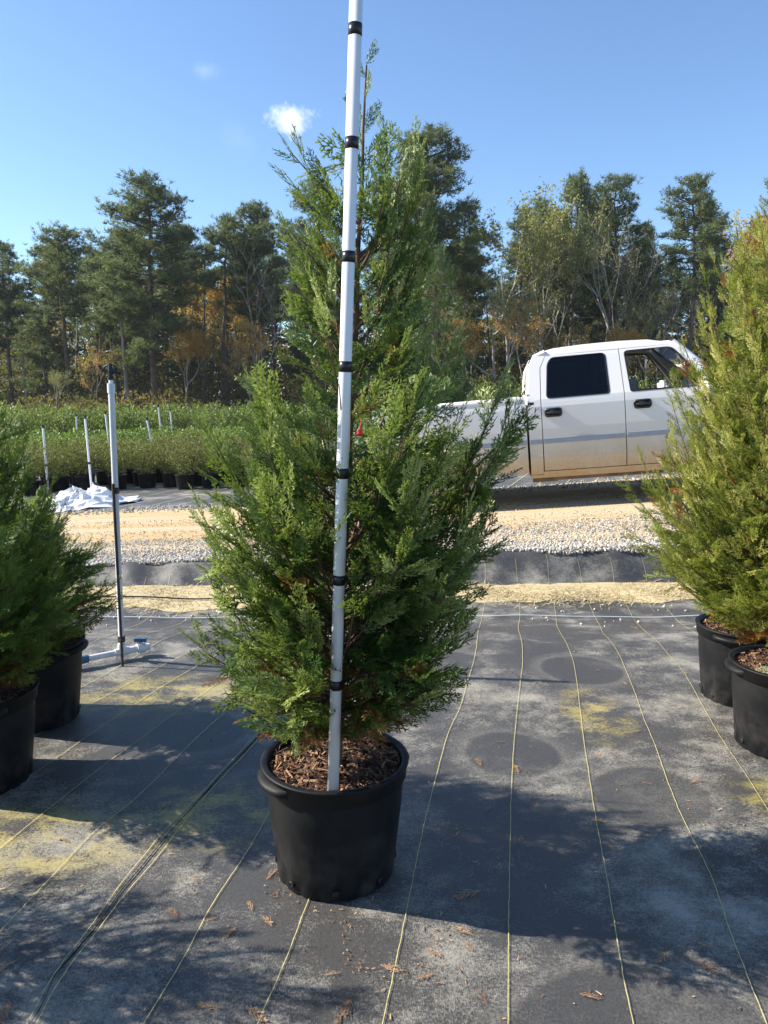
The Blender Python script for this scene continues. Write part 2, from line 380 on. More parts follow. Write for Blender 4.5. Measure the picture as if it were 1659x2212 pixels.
# gravel, straw
ICO = None
def ico():
    bm = bmesh.new(); bmesh.ops.create_icosphere(bm, subdivisions=1, radius=1)
    V = np.array([v.co[:] for v in bm.verts]); F = np.array([[v.index for v in f.verts] for f in bm.faces]); bm.free(); return V, F
IV, IF = ico()
def rocks(mb, P, S, tone=None, mi=0):
    n = len(P)
    q = rng.normal(size=(n, 4)); q /= np.linalg.norm(q, axis=1)[:, None]
    w_, x, y, z = q.T
    Rm = np.stack([1-2*(y*y+z*z), 2*(x*y-z*w_), 2*(x*z+y*w_), 2*(x*y+z*w_), 1-2*(x*x+z*z), 2*(y*z-x*w_), 2*(x*z-y*w_), 2*(y*z+x*w_), 1-2*(x*x+y*y)], 1).reshape(n, 3, 3)
    sc3 = rng.uniform(.6, 1.25, (n, 1, 3))
    V = IV[None]*sc3*(1+rng.normal(0, .13, (n, len(IV), 1)))
    V = np.einsum('nij,nkj->nki', Rm, V)*S[:, None, None]+P[:, None]
    F = IF[None]+(np.arange(n)*len(IV))[:, None, None]
    tn = np.repeat(rng.random(n) if tone is None else tone, len(IV))
    mb.add(V.reshape(-1, 3), F.reshape(-1, 3), mi, tn)
t = NT('pale_gravel'); cr = t.n('ShaderNodeValToRGB'); e = cr.color_ramp.elements; e[0].color = (.18, .16, .13, 1); e[1].color = (.56, .54, .50, 1); x = e.new(.4); x.color = (.38, .34, .27, 1)
t.l(t.attr(), cr.inputs[0]); t.set(cr.outputs[0], .9); M['gravel'] = t.m
mb = MB()
n = 22000
x = rng.uniform(-5.2, 5.6, n); d = rng.random(n)**1.5*1.15; y = YB(x)+.26+.03*np.sin(2.3*x)+.015*np.sin(7*x)+d
S = rng.uniform(.006, .0155, n)*(1-.35*d/1.15)
rocks(mb, np.c_[x, y, H(x, y)+.004+.018*np.exp(-(d/.22)**2)*rng.random(n)], S, np.clip(rng.random(n)*.9+.25, 0, 1))
n = 9000
x = rng.uniform(-5.2, 5.6, n); d = rng.random(n)**1.2*2.2; y = YB(x)+.5+d
rocks(mb, np.c_[x, y, H(x, y)-.001], rng.uniform(.0035, .008, n), rng.random(n)*.8)
n = 3500
x = rng.uniform(-9, 8, n); d = rng.normal(0, .16, n); y = YF(x)+.05+d
rocks(mb, np.c_[x, y, H(x, y)+.004], rng.uniform(.008, .018, n), rng.random(n)*.8+.1)
n = 160
x = rng.uniform(-3, 4, n); y = rng.uniform(5.2, 6.6, n)
rocks(mb, np.c_[x, y, H(x, y)+.006], rng.uniform(.005, .013, n), rng.random(n)*.5+.5)
tag(mb.build('gravel', M['gravel']), 'pale loose gravel along both edges of the sandy road', 'gravel', kind='stuff')
t = NT('dry_straw'); t.set(t.mix(t.attr(), (.30, .22, .10), (.62, .52, .30)), .8); M['straw'] = t.m
mb = MB()
def blades(mb, x, y, L, wd, lift, tone, zo=.004):
    n = len(x); a = rng.uniform(0, 2*math.pi, n); z = H(x, y)+zo
    dx = np.cos(a)*L/2; dy = np.sin(a)*L/2; px_ = -np.sin(a)*wd/2; py_ = np.cos(a)*wd/2
    dz = rng.random(n)*lift
    V = np.stack([np.stack([x-dx+px_, y-dy+py_, z], 1), np.stack([x-dx-px_, y-dy-py_, z], 1), np.stack([x+dx-px_, y+dy-py_, z+dz], 1), np.stack([x+dx+px_, y+dy+py_, z+dz+.001], 1)], 1)
    F = np.arange(n*4).reshape(n, 4)
    mb.add(V.reshape(-1, 3), F, 0, np.repeat(tone, 4))
n = 17000
x = rng.uniform(-4.6, 4.6, n)
yc = np.where(x < -.6, 6.2, 6.33); sg = np.where(x < -.6, .24, .15)
y = yc+rng.normal(0, 1, n)*sg+.05*np.sin(3*x)
kp = y < YB(x)+.05; x, y = x[kp], y[kp]
blades(mb, x, y, rng.uniform(.02, .09, len(x)), .004, .03, rng.random(len(x)))
# matted crust of sand and chaff under the straw
XX = np.linspace(-6, 6, 260); TT = np.linspace(0, 1, 14); XG, TG = np.meshgrid(XX, TT)
lo = np.where(XG < -.5, 5.88, 6.12)+.05*np.sin(5*XG)+.03*np.sin(13*XG+1); YG = lo+(YB(XG)+.03-lo)*TG
ZG = H(XG, YG)+.003+.018*np.sin(math.pi*np.clip(TG, 0, 1))*(.6+.4*np.sin(9*XG+4*TG))
i, j = np.meshgrid(np.arange(13), np.arange(259), indexing='ij'); a0 = (i*260+j).ravel()
mb.add(np.stack([XG, YG, ZG], -1).reshape(-1, 3), np.stack([a0, a0+1, a0+261, a0+260], 1), 0, rng.uniform(.3, .8, XG.size))
tag(mb.build('straw', M['straw']), 'dry tan straw gathered along the foot of the black fabric bank', 'straw', kind='stuff')

# ---------------------------------------------------------------- arborvitae
def spray_proto(seed, dense=1.0):
    r = random.Random(seed); Q = []; TN = []
    def seg(p, a, L, wd, zt, tone, curl=0):
        d = np.array([math.sin(a), math.cos(a), zt]); d /= np.linalg.norm(d)
        s_ = np.array([math.cos(a), -math.sin(a), r.uniform(-.7, .7)]); s_ /= np.linalg.norm(s_)
        p = np.array(p, float); q = p+d*L
        m = p+d*L*.55
        Q.append([p-s_*wd*.35, p+s_*wd*.35, m+s_*wd*.55, m-s_*wd*.55]); Q.append([m-s_*wd*.55, m+s_*wd*.55, q+s_*wd*.22, q-s_*wd*.22])
        TN.extend([tone]*8); return q
    n = 10; p = np.array([0, 0, 0.]); a0 = 0; side = 1
    for i in range(n):
        tt = i/n; a0 += r.uniform(-.07, .07)
        q = seg(p, a0, 1/n, .020*(1-.4*tt), 0, -.1)
        for sd_ in (1, -1):
            if r.random() > .93: continue
            l = (.50*(1-tt)**.8*min(1, .45+tt*2.5)+.05)*r.uniform(.75, 1.15)
            aa = a0+sd_*r.uniform(.55, .85); pp = p+(q-p)*r.uniform(0, .9); zt = r.uniform(-.22, .22)
            k = max(1, int(l/.062)); lp = pp; ang = aa
            for j in range(k):
                ang -= sd_*.07
                lq = seg(lp, ang, l/k*1.05, .025, zt, .25*j/k)
                if j < k-1 or k == 1:
                    for s2 in (1, -1):
                        if r.random() < .85*dense: seg(lp+(lq-lp)*r.random(), ang+s2*r.uniform(.5, .8), (.095*(1-j/(k+1.)))*r.uniform(.7, 1.25)+.016, .020, zt+r.uniform(-.3, .3), .1+.35*j/k)
                lp = lq
        p = q
    V = np.array(Q).reshape(-1, 3); return V, np.array(TN)
PROTO = [spray_proto(s) for s in range(6)]
PROTO_LO = [spray_proto(s+20, .45) for s in range(4)]
def place_sprays(mb, O, D, N, L, tone, protos, droop):
    """O origin, D direction, N approx plane normal, L length"""
    D = D/np.linalg.norm(D, axis=1)[:, None]
    X = np.cross(D, N); X /= np.linalg.norm(X, axis=1)[:, None]+1e-9; Z = np.cross(X, D)
    pick = rng.integers(0, len(protos), len(O))
    for k, (V, T) in enumerate(protos):
        m = pick == k; n = m.sum()
        if n == 0: continue
        fl = rng.choice([-1, 1], n)
        vx = V[None, :, 0]*fl[:, None]*rng.uniform(.75, 1.1, n)[:, None]; vy = np.broadcast_to(V[None, :, 1], vx.shape); vz = V[None, :, 2]+droop[m][:, None]*vy**2-.25*vx**2*0
        W = O[m][:, None]+L[m][:, None, None]*(vx[..., None]*X[m][:, None]+vy[..., None]*D[m][:, None]+vz[..., None]*Z[m][:, None])
        F = np.arange(n*len(V)).reshape(-1, 4)
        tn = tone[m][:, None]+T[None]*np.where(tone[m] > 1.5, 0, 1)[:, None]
        mb.add(W.reshape(-1, 3), F, 0, tn.ravel())
def conifer(root, hgt, Rf, z0, nb, spacing, Lspray, protos, mat, brown_z=.25, brown_p=.5, seed=1, extra_tips=(), leader=(0, 0), brown_out=0.0, topf=1.0, zlow=.10, clear=None):
    """trunk with branches reaching out to the radius Rf(z, phi); everything in root's local space, z0 = soil"""
    global rng
    rng = np.random.default_rng(seed)
    tb = MB(); fb = MB(); ntr = 14
    tz = np.linspace(z0-.03, hgt, ntr); wob = np.cumsum(rng.normal(0, .006, (ntr, 2)), axis=0)
    tx = wob[:, 0]*.6+leader[0]*np.clip((tz-z0)/(hgt-z0), 0, 1)**1.5; ty = wob[:, 1]*.6+leader[1]*np.clip((tz-z0)/(hgt-z0), 0, 1)**1.5
    tb.tube(np.c_[tx, ty, tz], .019*(1-(tz-z0)/(hgt-z0+.02))+.0022, 8)
    O = []; Dd = []; Nn = []; Ls = []; To = []; Dr = []
    br = []
    for i in range(nb):
        f = (i+.5)/nb; z1 = z0+zlow+(hgt*topf-z0-zlow-.03)*(f**1.25); phi = i*2.39996+rng.normal(0, .3)
        br.append((z1, phi, rng.uniform(.66, 1.2), 1))
    for (z1, phi, rr) in extra_tips: br.append((z1, phi, rr, 2))
    for (z1, phi, q, kd) in br:
        if kd == 1 and clear and (z1-z0)/(hgt-z0) > .58 and rng.random() < .42: continue
        r1 = Rf(z1, phi)*q if kd == 1 else q
        fz_ = (z1-z0)/(hgt-z0); rise = r1*rng.uniform(.7, 1.3)*(.45+1.5*fz_) if kd == 1 else r1*(.8+1.2*fz_)
        zb = max(z0+.03, z1-rise*1.0)
        if z1 < z0+.45: zb = max(z0+.02, z1-r1*rng.uniform(.1, .5))
        bx = np.interp(zb, tz, tx); by = np.interp(zb, tz, ty)
        u = np.array([math.cos(phi), math.sin(phi), 0.])
        p0 = np.array([bx, by, zb]); p2 = np.array([bx, by, 0])*(.6 if kd == 1 else 0)+u*r1+np.array([0, 0, z1])
        p1 = p0+u*r1*.62+np.array([0, 0, (z1-zb)*.28])
        ts = np.linspace(0, 1, 9)[:, None]; B = (1-ts)**2*p0+2*ts*(1-ts)*p1+ts**2*p2
        tb.tube(B, np.linspace(.0055, .0014, 9), 5, caps=False)
        ln = np.linalg.norm(np.diff(B, axis=0), axis=1).sum(); ns = max(3, int(ln*.86/spacing))
        for k in range(ns):
            t_ = .16+.84*(k+rng.random()*.6)/ns; t_ = min(t_, 1)
            p = (1-t_)**2*p0+2*t_*(1-t_)*p1+t_**2*p2; tg = 2*(1-t_)*(p1-p0)+2*t_*(p2-p1); tg /= np.linalg.norm(tg)
            sd_ = np.cross(tg, [0, 0, 1]); sd_ /= np.linalg.norm(sd_)+1e-9
            s = 1 if k % 2 else -1
            dv = tg*rng.uniform(.35, 1.0)+sd_*s*rng.uniform(.3, 1.0)+np.array([0, 0, rng.uniform(-.35, .45)])+u*rng.uniform(0, .5)*(1-fz_*.7)
            nn = np.cross(tg, sd_)+rng.normal(0, .7, 3)
            L = Lspray*rng.uniform(.55, 1.25)*(1-.2*t_)*(1-(.5 if kd == 1 else .25)*max(0, fz_-.55)/.45)
            O.append(p); Dd.append(dv); Nn.append(nn); Ls.append(L); Dr.append(rng.uniform(-.22, .1))
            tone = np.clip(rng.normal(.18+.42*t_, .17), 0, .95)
            dead = (z1 < z0+brown_z and t_ < .7 and rng.random() < brown_p) or (t_ < .45 and rng.random() < .10) or rng.random() < brown_out
            To.append(2.0 if dead else tone)
        O.append(p2-tg*.02); Dd.append(p2-p1+np.array([0, 0, .1])*r1); Nn.append(np.cross(tg, sd_)+rng.normal(0, .4, 3)); Ls.append(Lspray*rng.uniform(.7, 1.1)*(1-.4*fz_)); Dr.append(rng.uniform(-.1, .15)); To.append(np.clip(rng.normal(.62, .15), 0, 1))
    if clear:   # the pole pushes the foliage in front of it aside
        O_ = np.array(O); D_n = np.array(Dd); D_n = D_n/np.linalg.norm(D_n, axis=1)[:, None]; L_n = np.array(Ls)
        xp = clear[0]+(O_[:, 2]-.35)*.032
        keep = np.ones(len(O_), bool)
        for q_ in (0, .3, .6, .9):
            Q_ = O_+D_n*(L_n*q_)[:, None]
            keep &= ~((np.abs(Q_[:, 0]-xp) < .036) & (Q_[:, 1] < clear[1]-(O_[:, 2]-.35)*.03+.03))
        keep |= rng.random(len(O_)) < .07
        O, Dd, Nn, Ls, To, Dr = [[v for v, k_ in zip(a, keep) if k_] for a in (O, Dd, Nn, Ls, To, Dr)]
    # leader sprigs
    for k in range(14):
        z = hgt-.45+.45*k/13.; f_ = .085*(1-k/20.)+.01; ph = k*2.4
        O.append(np.array([np.interp(z, tz, tx), np.interp(z, tz, ty), z])); Dd.append(np.array([math.cos(ph)*.6, math.sin(ph)*.6, 1.])); Nn.append(np.array([math.sin(ph), -math.cos(ph), .2])); Ls.append(f_*1.6); Dr.append(0); To.append(.5)
    place_sprays(fb, np.array(O), np.array(Dd), np.array(Nn), np.array(Ls), np.array(To), protos, np.array(Dr))
    tb.build('trunk', M['bark'], root, True); return fb.build('foliage', mat, root)
M['arb'] = leafmat('arborvitae_green', [(.009, .030, .010), (.026, .072, .015), (.095, .16, .028), (.38, .43, .14)], .43, .32, .4)  # pale end: lighter tips, brightened further to paint sunlight on them
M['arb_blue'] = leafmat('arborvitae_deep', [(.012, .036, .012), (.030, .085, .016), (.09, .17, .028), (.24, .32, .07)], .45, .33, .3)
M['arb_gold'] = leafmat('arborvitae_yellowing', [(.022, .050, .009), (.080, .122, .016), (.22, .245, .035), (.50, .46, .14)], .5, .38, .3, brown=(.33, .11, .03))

t = NT('bark_mulch'); cr = t.n('ShaderNodeValToRGB'); e = cr.color_ramp.elements; e[0].color = (.03, .017, .012, 1); e[1].color = (.45, .28, .15, 1); x = e.new(.5); x.color = (.16, .075, .04, 1)
t.l(t.attr(), cr.inputs[0]); g_ = t.math('GREATER_THAN', t.attr(), 1.5); t.set(t.mix(g_, cr.outputs[0], (.12, .26, .16)), .9); M['mulch'] = t.m
def mulch(root, r, z, pellets=False):
    mb = MB(); nr, na = 9, 40; V = [(0, 0, z)]
    for i in range(1, nr):
        for a in range(na):
            rr = r*i/(nr-1); V.append((rr*math.cos(a*2*math.pi/na), rr*math.sin(a*2*math.pi/na), z+rng.normal(0, .004)-.008*(i/(nr-1.))**2))
    F4 = [(1+i*na+a, 1+i*na+(a+1) % na, 1+(i+1)*na+(a+1) % na, 1+(i+1)*na+a) for i in range(nr-2) for a in range(na)]
    mb.add(V, F4, 0, rng.uniform(0, .3, len(V))); mb.add(V[:1+na], [(0, 1+a, 1+(a+1) % na) for a in range(na)], 0, .15)
    n = 1500; a = rng.uniform(0, 6.283, n); rr = r*.985*np.sqrt(rng.random(n)); x = rr*np.cos(a); y = rr*np.sin(a)
    L = rng.uniform(.008, .042, n); wd = rng.uniform(.0015, .006, n); b = rng.uniform(0, 6.283, n); zz = z+.004+rng.random(n)*.014; el = rng.normal(0, .28, n)
    dx, dy, dz = np.cos(b)*L/2, np.sin(b)*L/2, el*L/2; sx, sy = -np.sin(b)*wd/2, np.cos(b)*wd/2; sz = rng.normal(0, .3, n)*wd
    k = 1-np.clip((np.hypot(x+dx, y+dy)-r*.97)/.02, 0, 1)
    V = np.stack([np.stack([x-dx-sx, y-dy-sy, zz-dz-sz], 1), np.stack([x-dx+sx, y-dy+sy, zz-dz+sz], 1), np.stack([x+dx+sx, y+dy+sy, zz+dz+sz], 1), np.stack([x+dx-sx, y+dy-sy, zz+dz-sz], 1)], 1)
    rad = np.hypot(V[..., 0], V[..., 1]); sc_ = np.minimum(1, r*.99/np.maximum(rad, 1e-6)); V[..., 0] *= sc_; V[..., 1] *= sc_
    mb.add(V.reshape(-1, 3), np.arange(n*4).reshape(n, 4), 0, np.repeat(np.clip(rng.beta(1.2, 1.5, n), 0, 1), 4))
    if pellets:
        n = 900; a = rng.uniform(0, 6.283, n); rr = .075*np.sqrt(rng.random(n)); x = -.09+rr*np.cos(a)*1.2; y = -.10+rr*np.sin(a)
        rocks(mb, np.c_[x, y, z+.016+rng.random(n)*.006], np.full(n, .0028), np.where(rng.random(n) < .6, 2.0, .98))
    return mb.build('mulch', M['mulch'], root)
def pot(root, rt=.228, rb=.188, h=.375, rot=0.0, hsmall=False):
    mb = MB(); N = 72
    def rf(i, r, ang):
        k = {0: 1, 1: 1, 2: 1}.get(i, 0)
        return r-(.006*(np.sin(ang*18) > .55) if k else 0)
    prof = [(rb-.004, .0), (rb, .006), (rb+.002, .045), (rb+.003, .052), (rb+(rt-rb)*.55, h*.6), (rt-.012, h-.062), (rt-.012, h-.055), (rt-.003, h-.052), (rt+.001, h-.010), (rt+.006, h-.006), (rt+.006, h-.002), (rt+.002, h), (rt-.012, h), (rt-.016, h-.004), (rt-.019, h-.03), (rb-.006, .03), (rb*.5, .02), (.002, .02)]
    mb.lathe(prof, N, rf=rf)
    o = mb.build('pot', M['pot'], root, True); o.rotation_euler.z = rot
    for s in (0, math.pi):      # grip lips moulded on the rim
        g = MB(); a = np.linspace(-.42, .42, 12)+s; V = []
        pr = [(rt-.002, h-.046), (rt+.020, h-.040), (rt+.024, h-.030), (rt+.020, h-.022), (rt-.002, h-.018)]
        for aa in a:
            k = math.cos((aa-s)/.42*math.pi/2)**.35 if abs(aa-s) < .419 else .02
            V += [((rt-.002+(q-rt+.002)*k)*math.cos(aa), (rt-.002+(q-rt+.002)*k)*math.sin(aa), z) for q, z in pr]
        F = [(i*5+j, (i+1)*5+j, (i+1)*5+j+1, i*5+j+1) for i in range(11) for j in range(4)]
        g.add(V, F); hd = g.build('handle', M['pot'], o, True)
    # drainage holes: no opening, a black disc paints the shade inside
    for k in range(8):
        a_ = k*math.pi/4+.3; g = MB(); q = rb+.0035
        cx_, cy_ = q*math.cos(a_), q*math.sin(a_); ta = np.array([-math.sin(a_), math.cos(a_), 0]); up = np.array([math.cos(a_)*.1, math.sin(a_)*.1, 1.])
        c_ = np.array([cx_, cy_, .03]); an = np.arange(12)*math.pi/6
        ring1 = c_+.012*(np.cos(an)[:, None]*ta+np.sin(an)[:, None]*up)
        ring2 = c_+.0085*(np.cos(an)[:, None]*ta+np.sin(an)[:, None]*up)+np.array([math.cos(a_), math.sin(a_), 0])*.003
        g.add(np.vstack([ring1, ring2]), [(i, (i+1) % 12, 12+(i+1) % 12, 12+i) for i in range(12)], 0)
        g.add(np.vstack([ring2-np.array([math.cos(a_), math.sin(a_), 0])*.0015, c_]), [(i, (i+1) % 12, 12) for i in range(12)], 1)
        g.build('drain_hole', [M['pot'], M['tape']], o)
    return o
def potted(x, y, label, **k):
    r = empty('potted_arborvitae', (x, y, float(H(x, y))+.002), 0, label, 'potted tree', 'potted arborvitae trees on the black fabric')
    return r
def prof(tab):
    tab = sorted(tab); zs = [a[0] for a in tab]
    return lambda z, phi: (lambda l, r_, d_: abs(math.cos(phi))**1.3*(r_ if math.cos(phi) > 0 else l)+(1-abs(math.cos(phi))**1.3)*(d_ if math.sin(phi) > 0 else min(d_, .27)))(np.interp(z, zs, [a[1] for a in tab]), np.interp(z, zs, [a[2] for a in tab]), np.interp(z, zs, [a[3] for a in tab]))
PX, PY = -.155, 2.29
# outline of the middle tree: height, reach to the left, to the right, and in depth
def pz(py, D=2.28): return at_dist(0, py, D).z
def pxr(px, py, D=2.28): return at_dist(px, py, D).x-PX
OUT = [(300, 700, 815), (400, 640, 880), (500, 605, 915), (600, 590, 945), (700, 580, 950), (780, 530, 970), (850, 475, 1075), (920, 450, 1110), (1000, 430, 1110), (1100, 445, 1085), (1200, 440, 1070), (1300, 460, 1060), (1400, 440, 1020), (1500, 470, 950), (1560, 600, 860), (1640, 680, 780)]
tab = []
for (py, l, r_) in OUT:
    z = pz(py); L_ = -pxr(l, py); Rr = pxr(r_, py); tab.append((z, max(.05, L_-.07), max(.05, Rr-.07), max(.05, (L_+Rr)*.42-.05)))
tab.append((pz(150), .03, .03, .03))
root = potted(PX, PY, 'tall full green arborvitae at the centre, measuring pole stuck in its pot')
pot(root, rot=.55); mulch(root, .208, .345)
tips = []
for (px, py) in [(605, 300), (925, 290), (625, 390), (695, 330), (860, 290), (900, 420), (600, 470), (940, 790), (1110, 900), (430, 1100), (1100, 1140), (415, 1400), (440, 930), (1100, 960)]:
    tips.append((pz(py)-.04, 0 if px > 722 else math.pi, abs(pxr(px, py))-.03))
tips = [(z, ph+rng.normal(0, .18), r_) for z, ph, r_ in tips]
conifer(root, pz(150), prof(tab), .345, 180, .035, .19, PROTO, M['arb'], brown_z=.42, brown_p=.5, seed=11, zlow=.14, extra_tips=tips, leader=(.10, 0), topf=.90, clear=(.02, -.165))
# left pair, left-of-frame trees that shade the ground, right pair
def taper(hm, r0, r1, zt):
    def f(z, phi):
        t_ = np.clip((z-.35)/(hm-.35), 0, 1); return max(.03, r0*(1-t_**(2.3 if r0 < .45 else 4.5))**.75*(.88+.12*math.sin(phi*2+z*3))+r1*math.exp(-((t_-.3)/.2)**2))*(.3+.7*min(1, t_/.2))
    return f
for (x, y, hm, r0, r1, nb, mt, lab, sd, bo) in [
    (-1.60, 2.86, 1.78, .40, .02, 170, 'arb_blue', 'dark green arborvitae cut off by the left edge, nearer of the two left pots', 21, 0),
    (-1.64, 3.45, 1.14, .29, .03, 130, 'arb_blue', 'low bushy dark green arborvitae in the left pot beside the sprinkler pipe', 22, 0),
    (-1.98, 2.02, 1.32, .34, .05, 70, 'arb_blue', 'arborvitae outside the left edge, farther of the two shading the fabric', 23, 0),
    (-1.72, .98, 1.25, .32, .05, 70, 'arb_blue', 'arborvitae outside the left edge, nearest the camera, shading the fabric', 24, 0),
    (1.73, 3.16, 2.56, .455, .02, 330, 'arb_gold', 'yellow green arborvitae with green fertilizer pellets on its mulch, right edge', 25, .025),
    (1.80, 3.70, 2.45, .46, .06, 170, 'arb_gold', 'yellow green arborvitae at the right edge, in the farther pot', 26, .05)]:
    root = potted(x, y, lab); pot(root, rot=sd); mulch(root, .208, .345, sd == 25)
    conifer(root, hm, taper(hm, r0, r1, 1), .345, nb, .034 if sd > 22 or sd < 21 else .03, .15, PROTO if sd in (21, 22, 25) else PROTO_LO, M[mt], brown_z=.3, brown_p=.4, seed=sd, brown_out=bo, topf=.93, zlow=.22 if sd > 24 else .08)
    if sd == 22: bpy.data.objects  # keep order
# ---------------------------------------------------------------- measuring pole
b0 = at_dist(719, 1716, 2.095); t0 = at_dist(771, -60, 2.03)
root = empty('measuring_pole', b0, 0, 'white measuring pole with black tape bands every foot, stuck upright in the middle pot', 'measuring pole')
ax = (t0-b0); Lp = ax.length; ax.normalize(); root.rotation_euler = ax.to_track_quat('Z', 'Y').to_euler()
mb = MB(); mb.lathe([(.0, -.03), (.0165, -.03), (.0165, Lp), (.013, Lp), (.013, Lp-.03)], 20); mb.build('pipe', M['pvc'], root, True)
def hitpole(py):
    best = min(range(4000), key=lambda k: abs(screen(b0+ax*(Lp*k/4000.))[1]-py)); return Lp*best/4000.
def screen(p):
    d = p-Vector((0, 0, CAMZ)); F = Vector((0, math.cos(PITCH), -math.sin(PITCH))); U = Vector((0, math.sin(PITCH), math.cos(PITCH)))
    k = d.dot(F); return (829.5+FPX*d.x/k, 1106-FPX*d.dot(U)/k)
for py in (65, 310, 555, 792, 1022, 1252, 1478):
    z = hitpole(py); hb = .014
    m = MB(); m.lathe([(.0166, z-hb), (.0172, z-hb), (.0174, z), (.0172, z+hb), (.0166, z+hb)], 20); m.build('tape_band', M['tape'], root, True)
# red tag in the tree
p = at_dist(777, 935, 1.98)
mb = MB(); mb.lathe([(.0, -.009), (.006, -.008), (.0085, -.002), (.008, .004), (.004, .009), (0, .010)], 14); mb.tube([(0, 0, .009), (.004, .02, .03), (.002, .05, .035)], .001, 5)
o = mb.build('tag', M['red'], None, True); o.location = p; tag(o, 'small red tag hanging in the green foliage right of the pole', 'tag')
# ---------------------------------------------------------------- sprinkler riser
D_ = 4.25
b0 = at_dist(264, 1418, D_); t0 = at_dist(240, 833, D_)
root = empty('sprinkler_riser', (b0.x, b0.y, float(H(b0.x, b0.y))), 0, 'tall white pipe riser with a black sprinkler head and blue valve, beside the left pots', 'sprinkler')
def loc(v): return np.array(v)-np.array(root.location)
mb = MB(); mb.tube([loc(b0), loc(t0)], .0165, 20); mb.build('pipe', M['pvc_old'], root, True)
u = (t0-b0).normalized()
mb = MB(); mb.tube([loc(t0-u*.04), loc(t0+u*.012)], .021, 18); mb.tube([loc(t0+u*.01), loc(t0+u*.03)], .012, 12); mb.build('pipe_cap', M['pvc_old'], root, True)
mb = MB(); q = loc(t0)
mb.tube([q+[0, 0, .02], q+[0, 0, .06]], .011, 10); mb.tube([q+[0, 0, .035], q+[0, 0, .045]], .018, 10)
mb.tube([q+[-.045, 0, .082], q+[.04, .0, .075]], [.009, .014], 10); mb.tube([q+[0, 0, .06], q+[0, .0, .115]], [.016, .010], 10)
mb.tube([q+[-.03, 0, .06], q+[-.032, 0, .10], q+[.0, 0, .118], q+[.03, 0, .10], q+[.028, 0, .055]], .005, 8)
mb.tube([q+[.03, .01, .07], q+[.055, .01, .06]], .008, 8); mb.tube([q+[-.045, 0, .09], q+[-.06, .0, .105]], .007, 8)
mb.build('sprinkler_head', M['blackmetal'], root, True)
g0 = at_ground(264, 1442); gs = Vector((g0[0], g0[1], float(H(*g0)))); s1 = at_dist(243, 1045, D_-.028)
mb = MB(); a_ = loc(gs); b_ = loc(s1); mb.tube([a_-[0, 0, .05], b_], .0055, 6); mb.tube([a_-[0, 0, .05]+[.006, 0, 0], b_+[.006, .004, 0]], .004, 6); mb.build('steel_stake', M['rust'], root)
for py in (1052, 1378):
    k = (1418-py)/(1418-833.); c_ = b0.lerp(t0, k); mb = MB()
    for dz in (-.012, 0, .012): mb.tube([loc(c_+u*(dz-.005)), loc(c_+u*(dz+.005))], [.0205, .0205], 16)
    mb.tube([loc(c_+Vector((0, -.02, -.01))), loc(c_+Vector((.012, -.034, .012)))], .008, 8)
    mb.build('strap', M['blackmetal'], root, True)
tee = Vector((b0.x, b0.y, .055)); lf = at_ground(150, 1475); rt_ = at_dist(283, 1402, D_+.25); lf = Vector((-1.9, 3.95, .045))
mb = MB(); mb.tube([loc(tee+Vector((0, 0, .05))), loc(tee-Vector((0, 0, .005)))], .022, 16)
d1 = (Vector((lf.x, lf.y, .055))-tee).normalized()
mb.tube([loc(tee+d1*.04), loc(tee-d1*.04)], .023, 16); mb.build('tee_fitting', M['pvc_old'], root, True)
mb = MB(); mb.tube([loc(tee+d1*.03), loc(tee+d1*.75)], .017, 16); c_ = tee+d1*.27; mb.tube([loc(c_-d1*.03), loc(c_+d1*.03)], .023, 16); mb.tube([loc(c_), loc(c_-Vector((0, 0, .07)))], .02, 14); mb.build('supply_pipe', M['pvc_old'], root, True)
mb = MB(); c_ = tee+d1*.20; mb.tube([loc(c_+d1*.03), loc(c_-d1*.01)], .0235, 16); mb.build('blue_joint', M['blue'], root, True)
vv = tee-d1*.11
mb = MB(); mb.tube([loc(tee-d1*.03), loc(vv-d1*.05)], .02, 16); mb.tube([loc(vv-d1*.022), loc(vv+d1*.022)], .029, 16); mb.tube([loc(vv), loc(vv+Vector((0, 0, .035)))], .014, 12); vo = mb.build('valve', M['pvc_old'], root, True)
mb = MB(); h0 = vv+Vector((0, 0, .038)); mb.box(tuple(loc(h0)-[.034, .012, 0]), tuple(loc(h0)+[.034, .012, .022])); mb.build('valve_handle', M['blue'], vo)
# lines across the swale
mb = MB(); X = np.linspace(-6, 6, 160); P = [(x, 5.62+.012*math.sin(x*2)+.02*x*.5, float(H(x, 5.62+.01*x))+.012) for x in X]; mb.tube(P, .0035, 6)
tag(mb.build('water_line', M['pvc'], None, True), 'thin white line stretched straight across the fabric in front of the straw', 'water line')
mb = MB(); X = np.linspace(-6, -.2, 80); P = [(x, 6.12+.02*math.sin(x*1.7), float(H(x, 6.12))+.03) for x in X]; mb.tube(P, .006, 6)
tag(mb.build('drip_hose', M['tape'], None, True), 'thin black hose lying on the straw behind the sprinkler pipe', 'hose')

